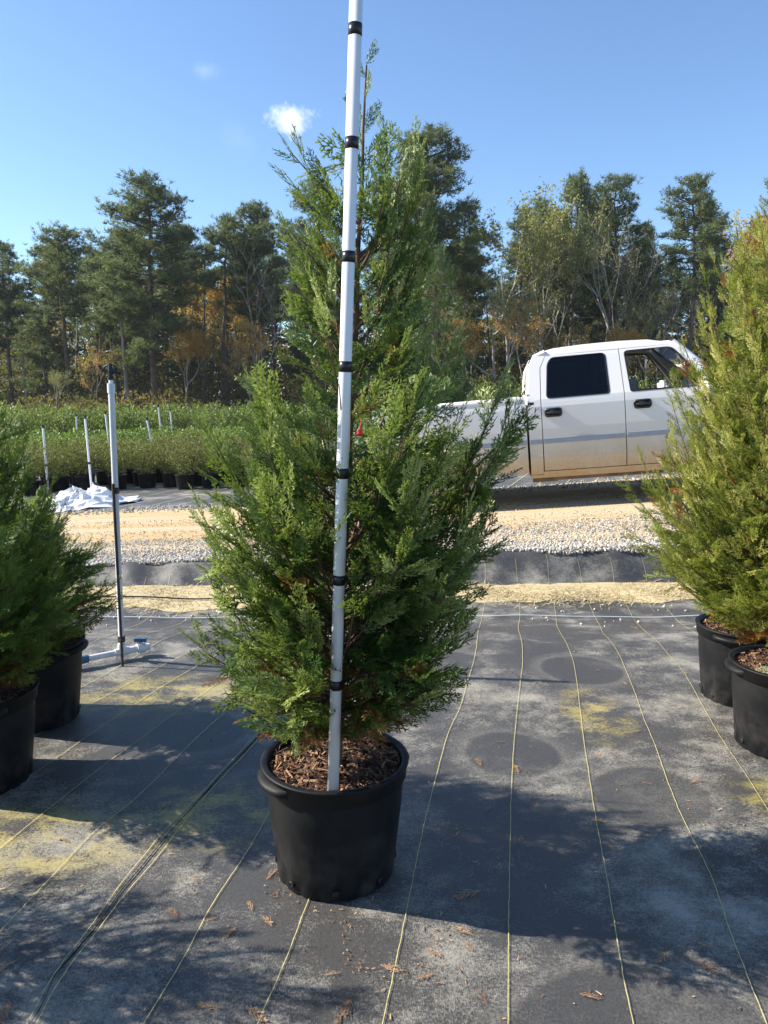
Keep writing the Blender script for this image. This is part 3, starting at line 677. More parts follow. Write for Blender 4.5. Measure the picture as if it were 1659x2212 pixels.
# ---------------------------------------------------------------- litter on the fabric
t = NT('dead_sprig'); t.set(t.mix(t.attr(), (.22, .10, .045), (.58, .36, .18)), .8); M['sprig'] = t.m
rng = np.random.default_rng(5)
def sprig_mesh(seed):
    V, T = spray_proto(seed+50, .25); mb = MB(); V = V.copy(); V[:, 0] *= .8; V[:, 2] = np.abs(V[:, 2])+.12*V[:, 0]**2*4
    mb.add(V*[1, 1, 1], np.arange(len(V)).reshape(-1, 4), 0, rng.random()*.8); return mb.mesh('dried_sprig', M['sprig'])
SM = [sprig_mesh(s) for s in range(5)]
SPR = [(1037,1930,.075),(1023,2025,.05),(918,2052,.04),(1021,2063,.03),(1035,2140,.035),(1445,2060,.05),(1305,1640,.04),(1110,1655,.06),(1040,1660,.05),(758,2165,.06),(545,1970,.035),(588,2005,.04),(512,2003,.045),(440,1995,.03),(383,1985,.04),(480,2185,.05),(530,2178,.06),(575,1905,.045),(420,1893,.035),(605,1925,.03),(345,1752,.04),(235,1790,.035),(263,1740,.03),(180,1862,.03),(150,1825,.03),(1380,1360,.05),(1385,1580,.04),(1490,1695,.05),(1410,1700,.03),(1510,2080,.045),(1495,2035,.03),(35,2080,.07),(20,2165,.06),(310,1680,.04),(1165,1745,.035),(1310,1780,.035),(820,2090,.05),(1060,1745,.03),(955,1910,.03),(1320,1630,.03),(590,1620,.03),(940,2110,.04),(700,2110,.03),(1250,2150,.04),(1090,1605,.03),(1210,1530,.03),(1345,1475,.03),(1150,1480,.04)]
for i, (px, py, L) in enumerate(SPR):
    g = at_ground(px, py); o = bpy.data.objects.new('dried_sprig', SM[i % 5]); C.objects.link(o)
    o.location = (g[0], g[1], float(H(*g))+.004); o.rotation_euler = (0, 0, random.uniform(0, 6.28)); o.scale = (L*1.3, L*1.3, L*1.3)
    tag(o, 'small dried brown sprig fallen on the black ground fabric', 'dried sprig', 'dried sprigs scattered on the ground fabric')
mb = MB(); n = 900
x = rng.uniform(-2.4, 2.8, n); y = 1.1+4.6*rng.random(n)**1.2; L = rng.uniform(.003, .02, n)
blades(mb, x, y, L, .0028, .003, rng.random(n), .003)
n = 500; x = rng.uniform(-2.4, 2.8, n); y = 1.1+4.6*rng.random(n); rocks(mb, np.c_[x, y, H(x, y)+.002], rng.uniform(.0012, .0038, n), rng.random(n)*.3)
# crumbs round the pots
for (cx, cy, rr) in [(PX, PY, .20), (1.68, 3.16, .2), (1.86, 3.72, .2), (.02, 1.95, .12), (.35, 2.42, .1)]:
    n = 80; a = rng.uniform(0, 6.28, n); r_ = rr+np.abs(rng.normal(0, .03, n)); x = cx+r_*np.cos(a); y = cy+r_*np.sin(a); blades(mb, x, y, rng.uniform(.003, .012, n), .0025, .004, rng.random(n)*.8, .004)
tag(mb.build('plant_debris', M['sprig']), 'tiny chips and crumbs of dead foliage strewn over the black fabric', 'debris', kind='stuff')

# ---------------------------------------------------------------- pickup truck
rng = np.random.default_rng(77)
t = NT('dusty_silver_white_paint'); P_ = t.pos(); z = t.n('ShaderNodeSeparateXYZ'); t.l(P_, z.inputs[0])
f = t.noise(2.6, 6, .6, P_, (1, 1, .6)); f2 = t.noise(40, 4, .6, P_); f3 = t.noise(6, 5, .7, P_, (.5, 1, 2.2))
zz = t.math('ADD', z.outputs[2], t.math('MULTIPLY', t.math('SUBTRACT', f, .5), .35))
d1 = t.ramp(zz, 1.22, .50, 0, .85); d2 = t.ramp(zz, .86, .42, 0, .95)
col = t.mix(d1, (.78, .752, .71), (.62, .53, .39)); col = t.mix(t.math('MULTIPLY', d2, t.ramp(f2, .25, .6, .6, 1)), col, (.46, .29, .13))
sm_ = t.math('MULTIPLY', t.ramp(f3, .60, .68, 0, .35), t.ramp(z.outputs[2], 1.2, 1.0)); col = t.mix(sm_, col, (.74, .73, .70))
t.set(col, t.math('ADD', .32, t.math('MULTIPLY', d1, .45)), .5, .0); t.b.inputs['Coat Weight'].default_value = .25; t.b.inputs['Coat Roughness'].default_value = .12; M['paint'] = t.m
def glass(name, tint):
    t = NT(name); a = t.n('ShaderNodeBsdfTransparent'); a.inputs[0].default_value = tint+(1,); g = t.n('ShaderNodeBsdfGlossy'); g.inputs['Roughness'].default_value = .03
    f = t.n('ShaderNodeFresnel'); f.inputs[0].default_value = 1.5; ms = t.n('ShaderNodeMixShader'); t.l(f.outputs[0], ms.inputs[0]); t.l(a.outputs[0], ms.inputs[1]); t.l(g.outputs[0], ms.inputs[2]); t.l(ms.outputs[0], t.out.inputs[0]); return t.m
M['glassdark'] = glass('tinted_glass', (.07, .075, .09))
M['glass'] = glass('clear_glass', (.82, .88, .88))
M['rubber'] = simple('tyre_rubber', (.028, .026, .024), .85, var=.3)
M['mudrubber'] = simple('dusty_tyre', (.22, .16, .10), .9, var=.35, scale=14)
M['blkplastic'] = simple('black_trim', (.018, .018, .02), .4)
M['chrome'] = simple('bright_steel', (.55, .55, .56), .25, .9, .05)
M['rimgrey'] = simple('dusty_rim', (.34, .29, .23), .6, .3, .3, 12)
M['under'] = simple('muddy_underbody', (.17, .10, .055), .9, var=.5, scale=6)
M['seat'] = simple('grey_cloth', (.16, .15, .14), .9)
M['liner'] = simple('beige_headliner', (.42, .38, .33), .9)
M['trimgrey'] = simple('grey_moulding', (.34, .37, .42), .35, .2, .08)
M['lamp'] = simple('amber_clear_lens', (.6, .25, .1), .2)
W2 = 1.96
TR = empty('pickup_truck', (1.715, 8.72, float(H(1.715, 9.6))-.02), 0, 'dusty white crew cab pickup truck standing on the sandy road', 'pickup truck')
TR.rotation_euler = (0, R(-5.0), R(-8.5)); TR.rotation_mode = 'XYZ'; TR.scale = (1, 1, .975); TR.location.z -= .015
def fside(z):
    return np.interp(z, [.38, .45, .62, .95, 1.22, 1.30, 1.36, 1.80, 1.88], [.09, .05, .006, 0, .012, .03, .055, .235, .30])
def panel(mb, outer, holes=(), th=.03, inset=0, mi=0, zc=None, off=0.0, far=False):
    """flat outline in (x, z) bent to the side surface of the body"""
    cu = bpy.data.curves.new('tmp', 'CURVE'); cu.dimensions = '2D'; cu.fill_mode = 'BOTH'
    for P in [outer]+list(holes):
        sp = cu.splines.new('POLY'); sp.points.add(len(P)-1); sp.use_cyclic_u = True
        for i, (x, z_) in enumerate(P): sp.points[i].co = (x, z_, 0, 1)
    o = bpy.data.objects.new('tmp', cu); C.objects.link(o)
    dg = bpy.context.evaluated_depsgraph_get(); me = bpy.data.meshes.new_from_object(o.evaluated_get(dg))
    bm = bmesh.new(); bm.from_mesh(me); bpy.data.objects.remove(o); bpy.data.curves.remove(cu); bpy.data.meshes.remove(me)
    bmesh.ops.remove_doubles(bm, verts=bm.verts, dist=.0005)
    zs_ = [v.co.y for v in bm.verts]
    for k in np.arange(min(zs_)+.04, max(zs_), .05):
        bmesh.ops.bisect_plane(bm, geom=bm.verts[:]+bm.edges[:]+bm.faces[:], plane_co=(0, k, 0), plane_no=(0, 1, 0))
    bmesh.ops.triangulate(bm, faces=bm.faces[:])
    for f in bm.faces:
        if f.normal.z > 0: f.normal_flip()
    be = [e for e in bm.edges if e.is_boundary]
    ret = bmesh.ops.extrude_edge_only(bm, edges=be)
    nv = set(g for g in ret['geom'] if isinstance(g, bmesh.types.BMVert))
    for v in bm.verts:
        x, z_ = v.co.x, v.co.y; y = float(fside(z_))+off+inset+(th if v in nv else 0)
        v.co = (x, W2-y if far else y, z_)
    if far: bmesh.ops.reverse_faces(bm, faces=bm.faces[:])
    mb.addbm(bm, mi)
def rounded(P, r=.06, n=5):
    out = []; k = len(P)
    for i in range(k):
        a, b, c = np.array(P[i-1], float), np.array(P[i], float), np.array(P[(i+1) % k], float)
        rr = r if not isinstance(r, (list, tuple)) else r[i]
        u = (a-b)/np.linalg.norm(a-b); v = (c-b)/np.linalg.norm(c-b); rr = min(rr, np.linalg.norm(a-b)*.45, np.linalg.norm(c-b)*.45)
        for t_ in np.linspace(0, 1, n):
            out.append(tuple((1-t_)**2*(b+u*rr)+2*t_*(1-t_)*b+t_**2*(b+v*rr)))
    return out
def arc(cx, cz, r, a0, a1, n=18): return [(cx+r*math.cos(a), cz+r*math.sin(a)) for a in np.linspace(R(a0), R(a1), n)]
RWIN = [(.215, 1.30), (.915, 1.30), (.905, 1.775), (.30, 1.775), (.25, 1.70)]
FWIN = [(1.13, 1.30), (1.99, 1.30), (1.62, 1.775), (1.10, 1.775)]
def offs(P, d):
    c = np.mean(P, 0); return [tuple(np.array(p)+np.sign(np.array(p)-c)*d) for p in P]
RW = rounded(RWIN, [.05, .04, .06, .10, .06]); FW = rounded(FWIN, [.03, .03, .06, .05])
RA = (-1.07, .40); FA = (2.74, .40)
for far in (False, True):
    mb = MB()
    panel(mb, [(-2.02, .62)]+[(-2.02, 1.26), (-1.98, 1.31), (-.02, 1.31), (-.02, .46)]+arc(RA[0], RA[1], .47, 8, 172)+[(-1.6, .56)], th=.07, far=far)
    bs = mb.build('bed_side', M['paint'], TR)
    mb = MB()
    panel(mb, [(.005, .43), (.145, .43), (.15, 1.0), (.15, 1.30), (.17, 1.66), (.24, 1.80), (.27, 1.84), (.20, 1.845), (.11, 1.80), (.055, 1.70), (.02, 1.36), (.005, 1.28)], th=.05, far=far)
    mb.build('cab_corner', M['paint'], TR)
    mb = MB()
    panel(mb, [(.157, .47), (1.055, .47), (1.06, 1.30), (1.045, 1.84), (.28, 1.84), (.245, 1.80), (.178, 1.66), (.158, 1.30)], [RW], th=.05, far=far)
    dr = mb.build('rear_door', M['paint'], TR)
    mb = MB()
    panel(mb, [(1.064, .47), (2.13, .47), (2.16, .8), (2.14, 1.28), (2.08, 1.33), (1.70, 1.80), (1.60, 1.845), (1.053, 1.84), (1.068, 1.30)], [FW], th=.05, far=far)
    df = mb.build('front_door', M['paint'], TR)
    for dd, PW, nm in ((dr, RW, 'rear'), (df, FW, 'front')):
        m = MB(); PI_ = [tuple(np.array(p)*(1-.0)+(np.mean(PW, 0)-np.array(p))/np.linalg.norm(np.mean(PW, 0)-np.array(p))*.016) for p in PW]
        panel(m, PW, [PI_], th=.02, off=-.003, far=far); m.build('window_seal', M['blkplastic'], dd)
        if nm == 'rear':
            m = MB(); panel(m, PI_, th=.003, off=.012, far=far); m.build('window_glass', M['glassdark'], dd)
    for dd, hx, hz in ((dr, .285, 1.14), (df, 1.25, 1.155)):
        m = MB()
        yy = lambda z_, q: (W2-(float(fside(z_))+q)) if far else float(fside(z_))+q
        OU = rounded([(hx-.095, hz-.05), (hx+.095, hz-.05), (hx+.095, hz+.055), (hx-.095, hz+.055)], .04); IN = rounded([(hx-.075, hz-.03), (hx+.075, hz-.03), (hx+.075, hz+.038), (hx-.075, hz+.038)], .03)
        panel(m, OU, [IN], th=.02, off=-.014, far=far); panel(m, IN, th=.003, off=-.003, far=far)
        m.tube([(hx-.07, yy(hz, -.012), hz), (hx-.03, yy(hz, -.030), hz+.002), (hx+.04, yy(hz, -.030), hz+.002), (hx+.07, yy(hz, -.012), hz)], .014, 8)
        m.build('handle', M['blkplastic'], dd, True)
    # mouldings
    for par, x0, x1 in ((bs, -.62, -.03), (dr, .012, .14), (dr, .165, 1.045), (df, 1.075, 2.12)):
        m = MB(); panel(m, [(x0, .79), (x1, .79), (x1, .845), (x0, .845)], th=.012, off=-.012, far=far); m.build('moulding', M['trimgrey'], par)
    mb = MB(); panel(mb, [(.0, .385), (2.14, .385), (2.14, .462), (.15, .462), (.145, .425), (.0, .425)], th=.1, off=-.004, far=far); mb.build('rocker', M['paint'], TR)
    mb = MB(); panel(mb, [(2.14, .46)]+arc(FA[0], FA[1], .47, 172, 8)+[(3.42, .52), (3.50, .72), (3.48, 1.0), (3.30, 1.10), (2.15, 1.26), (2.17, .8)], th=.08, far=far)
    mb.build('fender', M['paint'], TR)
    m = MB(); s_ = W2-.004 if far else .004
    m.box((.01, s_-.006, 1.245), (.075, s_+.006, 1.275)); m.build('badge', M['blkplastic'], TR)
# roof, rear wall with its window, windscreen, bonnet, tailgate
mb = MB(); ny = 16; prof_x = [(.20, 1.845), (.24, 1.875), (.36, 1.90), (.7, 1.915), (1.1, 1.915), (1.42, 1.90), (1.58, 1.865), (1.64, 1.84)]
V = []
for (x, z_) in prof_x:
    for k in range(ny+1):
        s_ = k/ny*2-1; yv = W2/2+s_*(W2/2-.285); V.append((x, yv, z_-.055*abs(s_)**5-.01*s_*s_))
mb.add(V, [(i*(ny+1)+k, (i+1)*(ny+1)+k, (i+1)*(ny+1)+k+1, i*(ny+1)+k+1) for i in range(len(prof_x)-1) for k in range(ny)])
mb.build('roof', M['paint'], TR, True)
for far in (False, True):   # rail joining the roof to the doors
    m = MB(); V = []
    for (x, z_) in prof_x:
        for q, zz_ in ((.235, 1.80), (.245, 1.825), (.262, min(z_-.03, 1.85)), (.286, z_-.064)):
            V.append((x, W2-q if far else q, zz_))
    m.add(V, [(i*4+k, (i+1)*4+k, (i+1)*4+k+1, i*4+k+1) for i in range(len(prof_x)-1) for k in range(3)]); m.build('roof_rail', M['paint'], TR, True)
m = MB(); m.tube([(.24, .26, 1.84), (.13, .27, 1.80), (.06, .24, 1.66), (.02, .10, 1.36)], .03, 8); m.tube([(.24, W2-.26, 1.84), (.13, W2-.27, 1.80), (.06, W2-.24, 1.66), (.02, W2-.10, 1.36)], .03, 8)
m.add([(.01, .05, .45), (.01, W2-.05, .45), (.01, W2-.05, 1.38), (.01, .05, 1.38)], [(0, 1, 2, 3)]); m.add([(.10, .27, 1.80), (.10, W2-.27, 1.80), (.25, W2-.27, 1.865), (.25, .27, 1.865)], [(0, 1, 2, 3)])
m.build('cab_back', M['paint'], TR)
m = MB(); m.add([(.008, .10, 1.37), (.008, W2-.10, 1.37), (.10, W2-.27, 1.80), (.10, .27, 1.80)], [(0, 1, 2, 3)]); m.build('back_window', M['glassdark'], TR)
m = MB(); m.add([(2.16, .10, 1.30), (2.24, W2/2, 1.29), (2.16, W2-.10, 1.30), (1.64, W2-.28, 1.82), (1.67, W2/2, 1.86), (1.64, .28, 1.82)], [(0, 1, 4, 5), (1, 2, 3, 4)]); m.build('windscreen', M['glass'], TR)
for far in (False, True):
    y0, y1 = (.10, .27) if not far else (W2-.10, W2-.27)
    m = MB(); m.tube([(2.14, y0, 1.28), (1.9, (y0*.55+y1*.45), 1.56), (1.64, y1, 1.83)], .035, 8); m.build('pillar', M['paint'], TR, True)
m = MB(); V = []; hx = [(2.16, 1.27), (2.5, 1.25), (2.9, 1.20), (3.3, 1.13), (3.5, 1.04), (3.53, .98)]
for (x, z_) in hx:
    for k in range(ny+1):
        s_ = k/ny*2-1; V.append((x, W2/2+s_*(W2/2-.02), z_-.10*abs(s_)**6+.02*(abs(s_) < .6)))
m.add(V, [(i*(ny+1)+k, (i+1)*(ny+1)+k, (i+1)*(ny+1)+k+1, i*(ny+1)+k+1) for i in range(len(hx)-1) for k in range(ny)]); m.build('bonnet', M['paint'], TR, True)
m = MB(); m.box((3.48, .30, .72), (3.53, W2-.30, .97)); g_ = m.build('grille', M['blkplastic'], TR)
m = MB(); m.box((3.525, .34, .83), (3.55, W2-.34, .87)); m.build('grille_bar', M['chrome'], g_)
for y in (.05, W2-.28):
    m = MB(); m.box((3.46, y, .76), (3.52, y+.23, .97)); m.build('headlight', M['glass'], TR)
m = MB(); m.tube([(3.42, .02, .58), (3.56, .25, .58), (3.60, W2/2, .58), (3.56, W2-.25, .58), (3.42, W2-.02, .58)], .10, 10); m.build('bumper', M['chrome'], TR, True)
m = MB(); m.box((-2.06, .08, .66), (-2.0, W2-.08, 1.30)); m.build('tailgate', M['paint'], TR)
m = MB(); m.box((-2.18, .05, .46), (-2.05, W2-.05, .60)); m.build('rear_bumper', M['chrome'], TR)
for y in (.015, W2-.09):
    m = MB(); m.box((-2.045, y, .86), (-2.0, y+.075, 1.22)); m.build('tail_light', M['red'], TR)
m = MB(); m.box((-2.0, .07, .68), (-.03, W2-.07, .74)); m.box((-.07, .07, .45), (-.03, W2-.07, 1.28)); m.tube([(-2.0, .05, 1.315), (-.03, .05, 1.315)], .03, 8); m.tube([(-2.0, W2-.05, 1.315), (-.03, W2-.05, 1.315)], .03, 8)
m.build('bed', M['paint'], TR)
# underbody
m = MB(); m.box((0, .14, .40), (2.15, W2-.14, .50)); m.box((-2.0, .45, .42), (3.4, .55, .56)); m.box((-2.0, W2-.55, .42), (3.4, W2-.45, .56)); m.box((-1.9, .5, .5), (0, W2-.5, .66)); m.box((2.2, .4, .4), (3.4, W2-.4, .9))
m.box((.02, .10, .335), (.30, .13, .40)); m.box((.3, .11, .345), (2.0, .15, .388)); m.tube([(-1.07, .1, .38), (-1.07, W2-.1, .38)], .05, 8); m.tube([(2.74, .1, .38), (2.74, W2-.1, .38)], .05, 8)
m.build('underbody', M['under'], TR)
# interior
m = MB(); m.box((.05, .2, .5), (2.1, W2-.2, .62)); 
for x, y in ((1.18, .25), (1.18, 1.15)):
    m.tube([(x, y+.28, .62), (x+.02, y+.28, .95)], .25, 12); m.tube([(x+.02, y+.28, .9), (x-.10, y+.28, 1.42)], [.24, .19], 12); m.tube([(x-.12, y+.28, 1.42), (x-.13, y+.28, 1.58)], [.10, .09], 10)
m.tube([(.3, .25, .95), (.22, .25, 1.3)], .1, 8); m.box((.12, .25, .62), (.6, W2-.25, .95)); m.box((.10, .28, .9), (.24, W2-.28, 1.42)); m.build('seats', M['seat'], TR, True)
m = MB(); V = []
for (x, z_) in [(.3, 1.81), (.8, 1.835), (1.2, 1.83), (1.58, 1.80)]:
    for k in range(9): V.append((x, .27+k/8*(W2-.54), z_-.02*(k/4-1)**2))
m.add(V, [(i*9+k, i*9+k+1, (i+1)*9+k+1, (i+1)*9+k) for i in range(3) for k in range(8)]); m.build('headliner', M['liner'], TR, True)
m = MB(); m.box((1.85, .12, .95), (2.14, W2-.12, 1.27)); m.tube([(1.86, .55, 1.2), (1.72, .55, 1.28)], .03, 8)
a_ = np.linspace(0, 2*math.pi, 25); m.tube([(1.72+.05*math.sin(q), .55+.18*math.cos(q), 1.26+.17*math.sin(q)) for q in a_], .015, 6, caps=False); m.build('dashboard', M['blkplastic'], TR, True)
for far in (False, True):
    s_ = -1 if not far else 1; yb = 0 if not far else W2
    m = MB(); m.tube([(1.93, yb-s_*-.05, 1.31), (1.90, yb+s_*.12, 1.28)], .02, 8)
    V = []; bm = bmesh.new(); bmesh.ops.create_cube(bm, size=1); bmesh.ops.scale(bm, vec=(.10, .22, .24), verts=bm.verts); bmesh.ops.bevel(bm, geom=bm.edges[:], offset=.035, segments=3, affect='EDGES'); bmesh.ops.translate(bm, vec=(1.88, yb+s_*.17, 1.28), verts=bm.verts); m.addbm(bm); m.build('mirror', M['paint'], TR, True)
def wheel(cx, y, out):
    m = MB(); s_ = -1 if not out else 1
    m.lathe([(.22, -.11), (.33, -.125), (.372, -.10), (.385, -.05), (.385, .05), (.372, .10), (.33, .125), (.22, .11)], 48, (cx, y, .385), axis='y', rf=lambda i, r, a: r-(.008*(np.sin(a*40) > .2) if r > .38 else 0)); wo_ = m.build('wheel', M['mudrubber'], TR, True)
    m = MB(); q = s_*.1
    m.lathe([(.225, q), (.215, q-s_*.03), (.19, q-s_*.05), (.10, q-s_*.03), (.06, q-s_*.01), (.05, q+s_*.01), (.001, q+s_*.012)], 32, (cx, y, .385), axis='y'); m.build('rim', M['rimgrey'], wo_, True)
for cx in (RA[0], FA[0]):
    wheel(cx, .16, False); wheel(cx, W2-.16, True)

# ---------------------------------------------------------------- white crumpled tarp
rng = np.random.default_rng(3)
cx, cy = -4.42, 11.0; mb = MB(); nr, na = 15, 40; V = []
def outline(a): return .78+.10*math.sin(3*a+.5)+.07*math.sin(5*a)+.05*math.sin(9*a+2)
for i in range(nr):
    for a in range(na):
        th = a*2*math.pi/na; q = i/(nr-1); r_ = outline(th)*q; x = r_*math.cos(th)*.72+(.45*max(0, q-.6) if math.cos(th) > .8 else 0); y = r_*math.sin(th)*.95
        p = Vector((x*3.4, y*3.0, 2.6)); rid = 0
        for k_, (fq, am) in enumerate(((1, 1.), (2.1, .5))): rid += am*(1-abs(mnoise.noise(p*fq+Vector((k_*7, 0, 0))))*2.4)
        hgt_ = (.06+.26*rid*.6)*(1-q**2.6)*(.6+.45*math.exp(-((x-.12)**2+(y-.22)**2)/.18)); hgt_ = max(hgt_, 0)+.012+.01*mnoise.noise(p*3)
        gx, gy = cx+x, cy+y; V.append((gx, gy, float(H(gx, gy))+hgt_))
F = [(i*na+a, i*na+(a+1) % na, (i+1)*na+(a+1) % na, (i+1)*na+a) for i in range(nr-1) for a in range(na)]
V = np.array(V); V += rng.normal(0, 1, V.shape)*[.022, .022, .012]; mb.add(V, F)
t = NT('white_film'); f = t.noise(5, 5, .6); t.set(t.mix(t.ramp(f, .5, .75, 0, .6), (.80, .80, .82), (.62, .52, .38)), .45); M['tarp'] = t.m
tag(mb.build('plastic_sheet', M['tarp'], None, False), 'crumpled white plastic sheet heaped on the fabric in front of the potted shrubs', 'plastic sheet')

# ---------------------------------------------------------------- potted shrubs in beds
def leaves(mb, P, Dn, L, W, tone, mi=0):
    n = len(P); Dn = Dn/np.linalg.norm(Dn, axis=1)[:, None]; q = rng.normal(size=(n, 3)); X = np.cross(Dn, q); X /= np.linalg.norm(X, axis=1)[:, None]
    L = L[:, None]; W = W[:, None]
    V = np.stack([P, P+Dn*L*.5+X*W*.5, P+Dn*L, P+Dn*L*.5-X*W*.5], 1)
    mb.add(V.reshape(-1, 3), np.arange(n*4).reshape(n, 4), mi, np.repeat(tone, 4))
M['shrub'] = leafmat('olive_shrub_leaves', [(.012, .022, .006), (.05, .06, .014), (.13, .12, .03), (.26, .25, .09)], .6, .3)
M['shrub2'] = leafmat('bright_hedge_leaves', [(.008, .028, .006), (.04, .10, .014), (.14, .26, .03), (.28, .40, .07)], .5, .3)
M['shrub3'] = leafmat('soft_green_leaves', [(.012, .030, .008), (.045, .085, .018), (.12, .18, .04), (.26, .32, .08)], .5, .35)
def shrub_mesh(seed, h, r, z0, n, mat, leafL, upright=.6, potr=.16, poth=.25, name='shrub_foliage', withpot=False, ns=26):
    global rng
    rng = np.random.default_rng(seed); mb = MB(); sb = MB() if not withpot else mb; P = []; D = []; T = []
    for k in range(ns):
        a = k*2.4; q = math.sqrt((k+.5)/ns); top = np.array([math.cos(a)*r*q*rng.uniform(.8, 1.15), math.sin(a)*r*q*rng.uniform(.8, 1.15), z0+(h-z0)*(1-.45*q*q)*rng.uniform(.85, 1.08)])
        b = np.array([math.cos(a)*.04, math.sin(a)*.04, z0-.03]); c = b*.5+top*.5+np.array([math.cos(a), math.sin(a), 0])*r*.15*q
        m = n//ns; t_ = 1-rng.random(m)**1.6*.85; p = ((1-t_)**2)[:, None]*b+(2*t_*(1-t_))[:, None]*c+(t_**2)[:, None]*top; p += rng.normal(0, .03, (m, 3))
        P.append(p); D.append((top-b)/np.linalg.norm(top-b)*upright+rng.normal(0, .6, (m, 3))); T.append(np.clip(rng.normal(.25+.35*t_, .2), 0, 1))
        ts = np.linspace(0, 1, 5)[:, None]; sb.tube((1-ts)**2*b+2*ts*(1-ts)*c+ts**2*top, np.linspace(.006, .002, 5), 3, mi=1, caps=False)
    P = np.concatenate(P); leaves(mb, P, np.concatenate(D), rng.uniform(.7, 1.3, len(P))*leafL, rng.uniform(.35, .55, len(P))*leafL, np.concatenate(T))
    if withpot: mb.lathe([(potr*.82, 0), (potr*.95, poth*.9), (potr, poth*.92), (potr, poth), (potr*.93, poth), (potr*.93, poth-.03), (.01, poth-.03)], 14, mi=2)
    return mb.mesh(name, [mat, M['bark'], M['pot']])
M['bedpot'] = M['pot']
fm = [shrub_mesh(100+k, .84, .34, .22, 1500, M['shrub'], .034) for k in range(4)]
pm = MB(); N_ = 40
pm.lathe([(.128, 0), (.132, .006), (.150, .205), (.156, .21), (.158, .236), (.160, .24), (.156, .245), (.147, .243), (.143, .21), (.001, .205)], N_, rf=lambda i, r, a: r-(.004*(np.sin(a*20) > .3) if i in (1, 2) else 0)); pmesh = pm.mesh('shrub_pot', M['pot'], True)
rng2 = random.Random(4)
def bedshrub(x, y, lab, grp, fmesh, s, first=True):
    e = empty('potted_shrub', (x, y, float(H(x, y))), rng2.uniform(0, 6.28), lab, 'potted shrub', grp)
    o = bpy.data.objects.new('foliage', fmesh); C.objects.link(o); o.parent = e; o.scale = (s, s, s*rng2.uniform(.92, 1.08))
    o = bpy.data.objects.new('pot', pmesh); C.objects.link(o); o.parent = e
    return e
cnt = 0
for r_ in range(5):
    for k in range(12 if r_ < 5 else 12):
        x = -6.6+k*.47+.2*(r_ % 2)+rng2.uniform(-.04, .04); y = 12.55+r_*.42+rng2.uniform(-.04, .04)+.10*(x+4)
        if -5.35 < x < -3.75 and r_ < 1: continue
        bedshrub(x, y, 'front row potted olive green shrub beyond the sandy road, left' if r_ == 0 else 'potted olive green shrub in the ranks behind the front row, left', 'front row of potted shrubs' if r_ == 0 else 'ranks of olive shrubs', fm[rng2.randrange(4)], rng2.uniform(.86, 1.08)); cnt += 1
def block(meshes, xs_, ys_, jx, label, cat, grp, name, smin=.9, smax=1.1, yaw=.08):
    for y in ys_:
        for x in xs_:
            xx = x+rng2.uniform(-jx, jx); yy = y+yaw*(x+4)+rng2.uniform(-jx, jx)
            o = bpy.data.objects.new(name, meshes[rng2.randrange(len(meshes))]); C.objects.link(o); o.location = (xx, yy, float(H(xx, yy))); o.rotation_euler = (0, 0, rng2.uniform(0, 6.28))
            s = rng2.uniform(smin, smax); o.scale = (s, s, s); tag(o, label, cat, grp)
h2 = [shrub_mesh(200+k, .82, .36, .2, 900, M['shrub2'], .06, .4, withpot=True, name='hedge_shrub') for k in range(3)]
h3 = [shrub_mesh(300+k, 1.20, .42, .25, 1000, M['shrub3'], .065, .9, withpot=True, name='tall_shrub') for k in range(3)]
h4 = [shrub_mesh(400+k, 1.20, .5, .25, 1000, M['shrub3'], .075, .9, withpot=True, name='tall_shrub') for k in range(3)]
block(h2, np.arange(-10.5, -3.2, .52), [16.4, 16.85, 17.3, 17.75], .06, 'bright green broadleaf shrub in the hedge strip behind the olive shrubs', 'shrub', 'bright green hedge shrubs', 'hedge_shrub')
block(h3, np.arange(-11, -2.0, .58), [20.2, 20.8, 21.5], .08, 'soft green upright shrub in the tall block before the wood, left', 'shrub', 'tall soft green shrubs', 'tall_shrub')
block(h4, np.arange(-20, -1, .85), [25, 27], .15, 'distant soft green shrub at the foot of the wood, left', 'shrub', 'distant shrubs at the wood edge', 'tall_shrub')
h5 = [shrub_mesh(500+k, 1.62, .45, .25, 1100, M['shrub3'], .06, .9, withpot=True, name='tall_shrub') for k in range(2)]
block(h5, np.arange(2.2, 9.5, .6), [16.2, 16.9], .08, 'tall soft green shrub behind the pickup truck', 'shrub', 'tall shrubs behind the truck', 'tall_shrub', .85, 1.05)
# big dark evergreen right behind the middle tree
root = empty('dark_arborvitae', (1.05, 15.2, 0), 0, 'large dark green conical arborvitae rising behind the middle tree, left of the truck', 'tree')
M['arb_dark'] = leafmat('arborvitae_dark_green', [(.010, .035, .012), (.018, .06, .016), (.03, .085, .02), (.06, .12, .03)], .6, .15)  # this evergreen's own deep green, dark over the whole ramp
conifer(root, 4.3, lambda z, p: max(.08, 1.05*(1-z/4.4)**.7), .1, 190, .11, .36, PROTO_LO, M['arb_dark'], brown_z=0, seed=61)
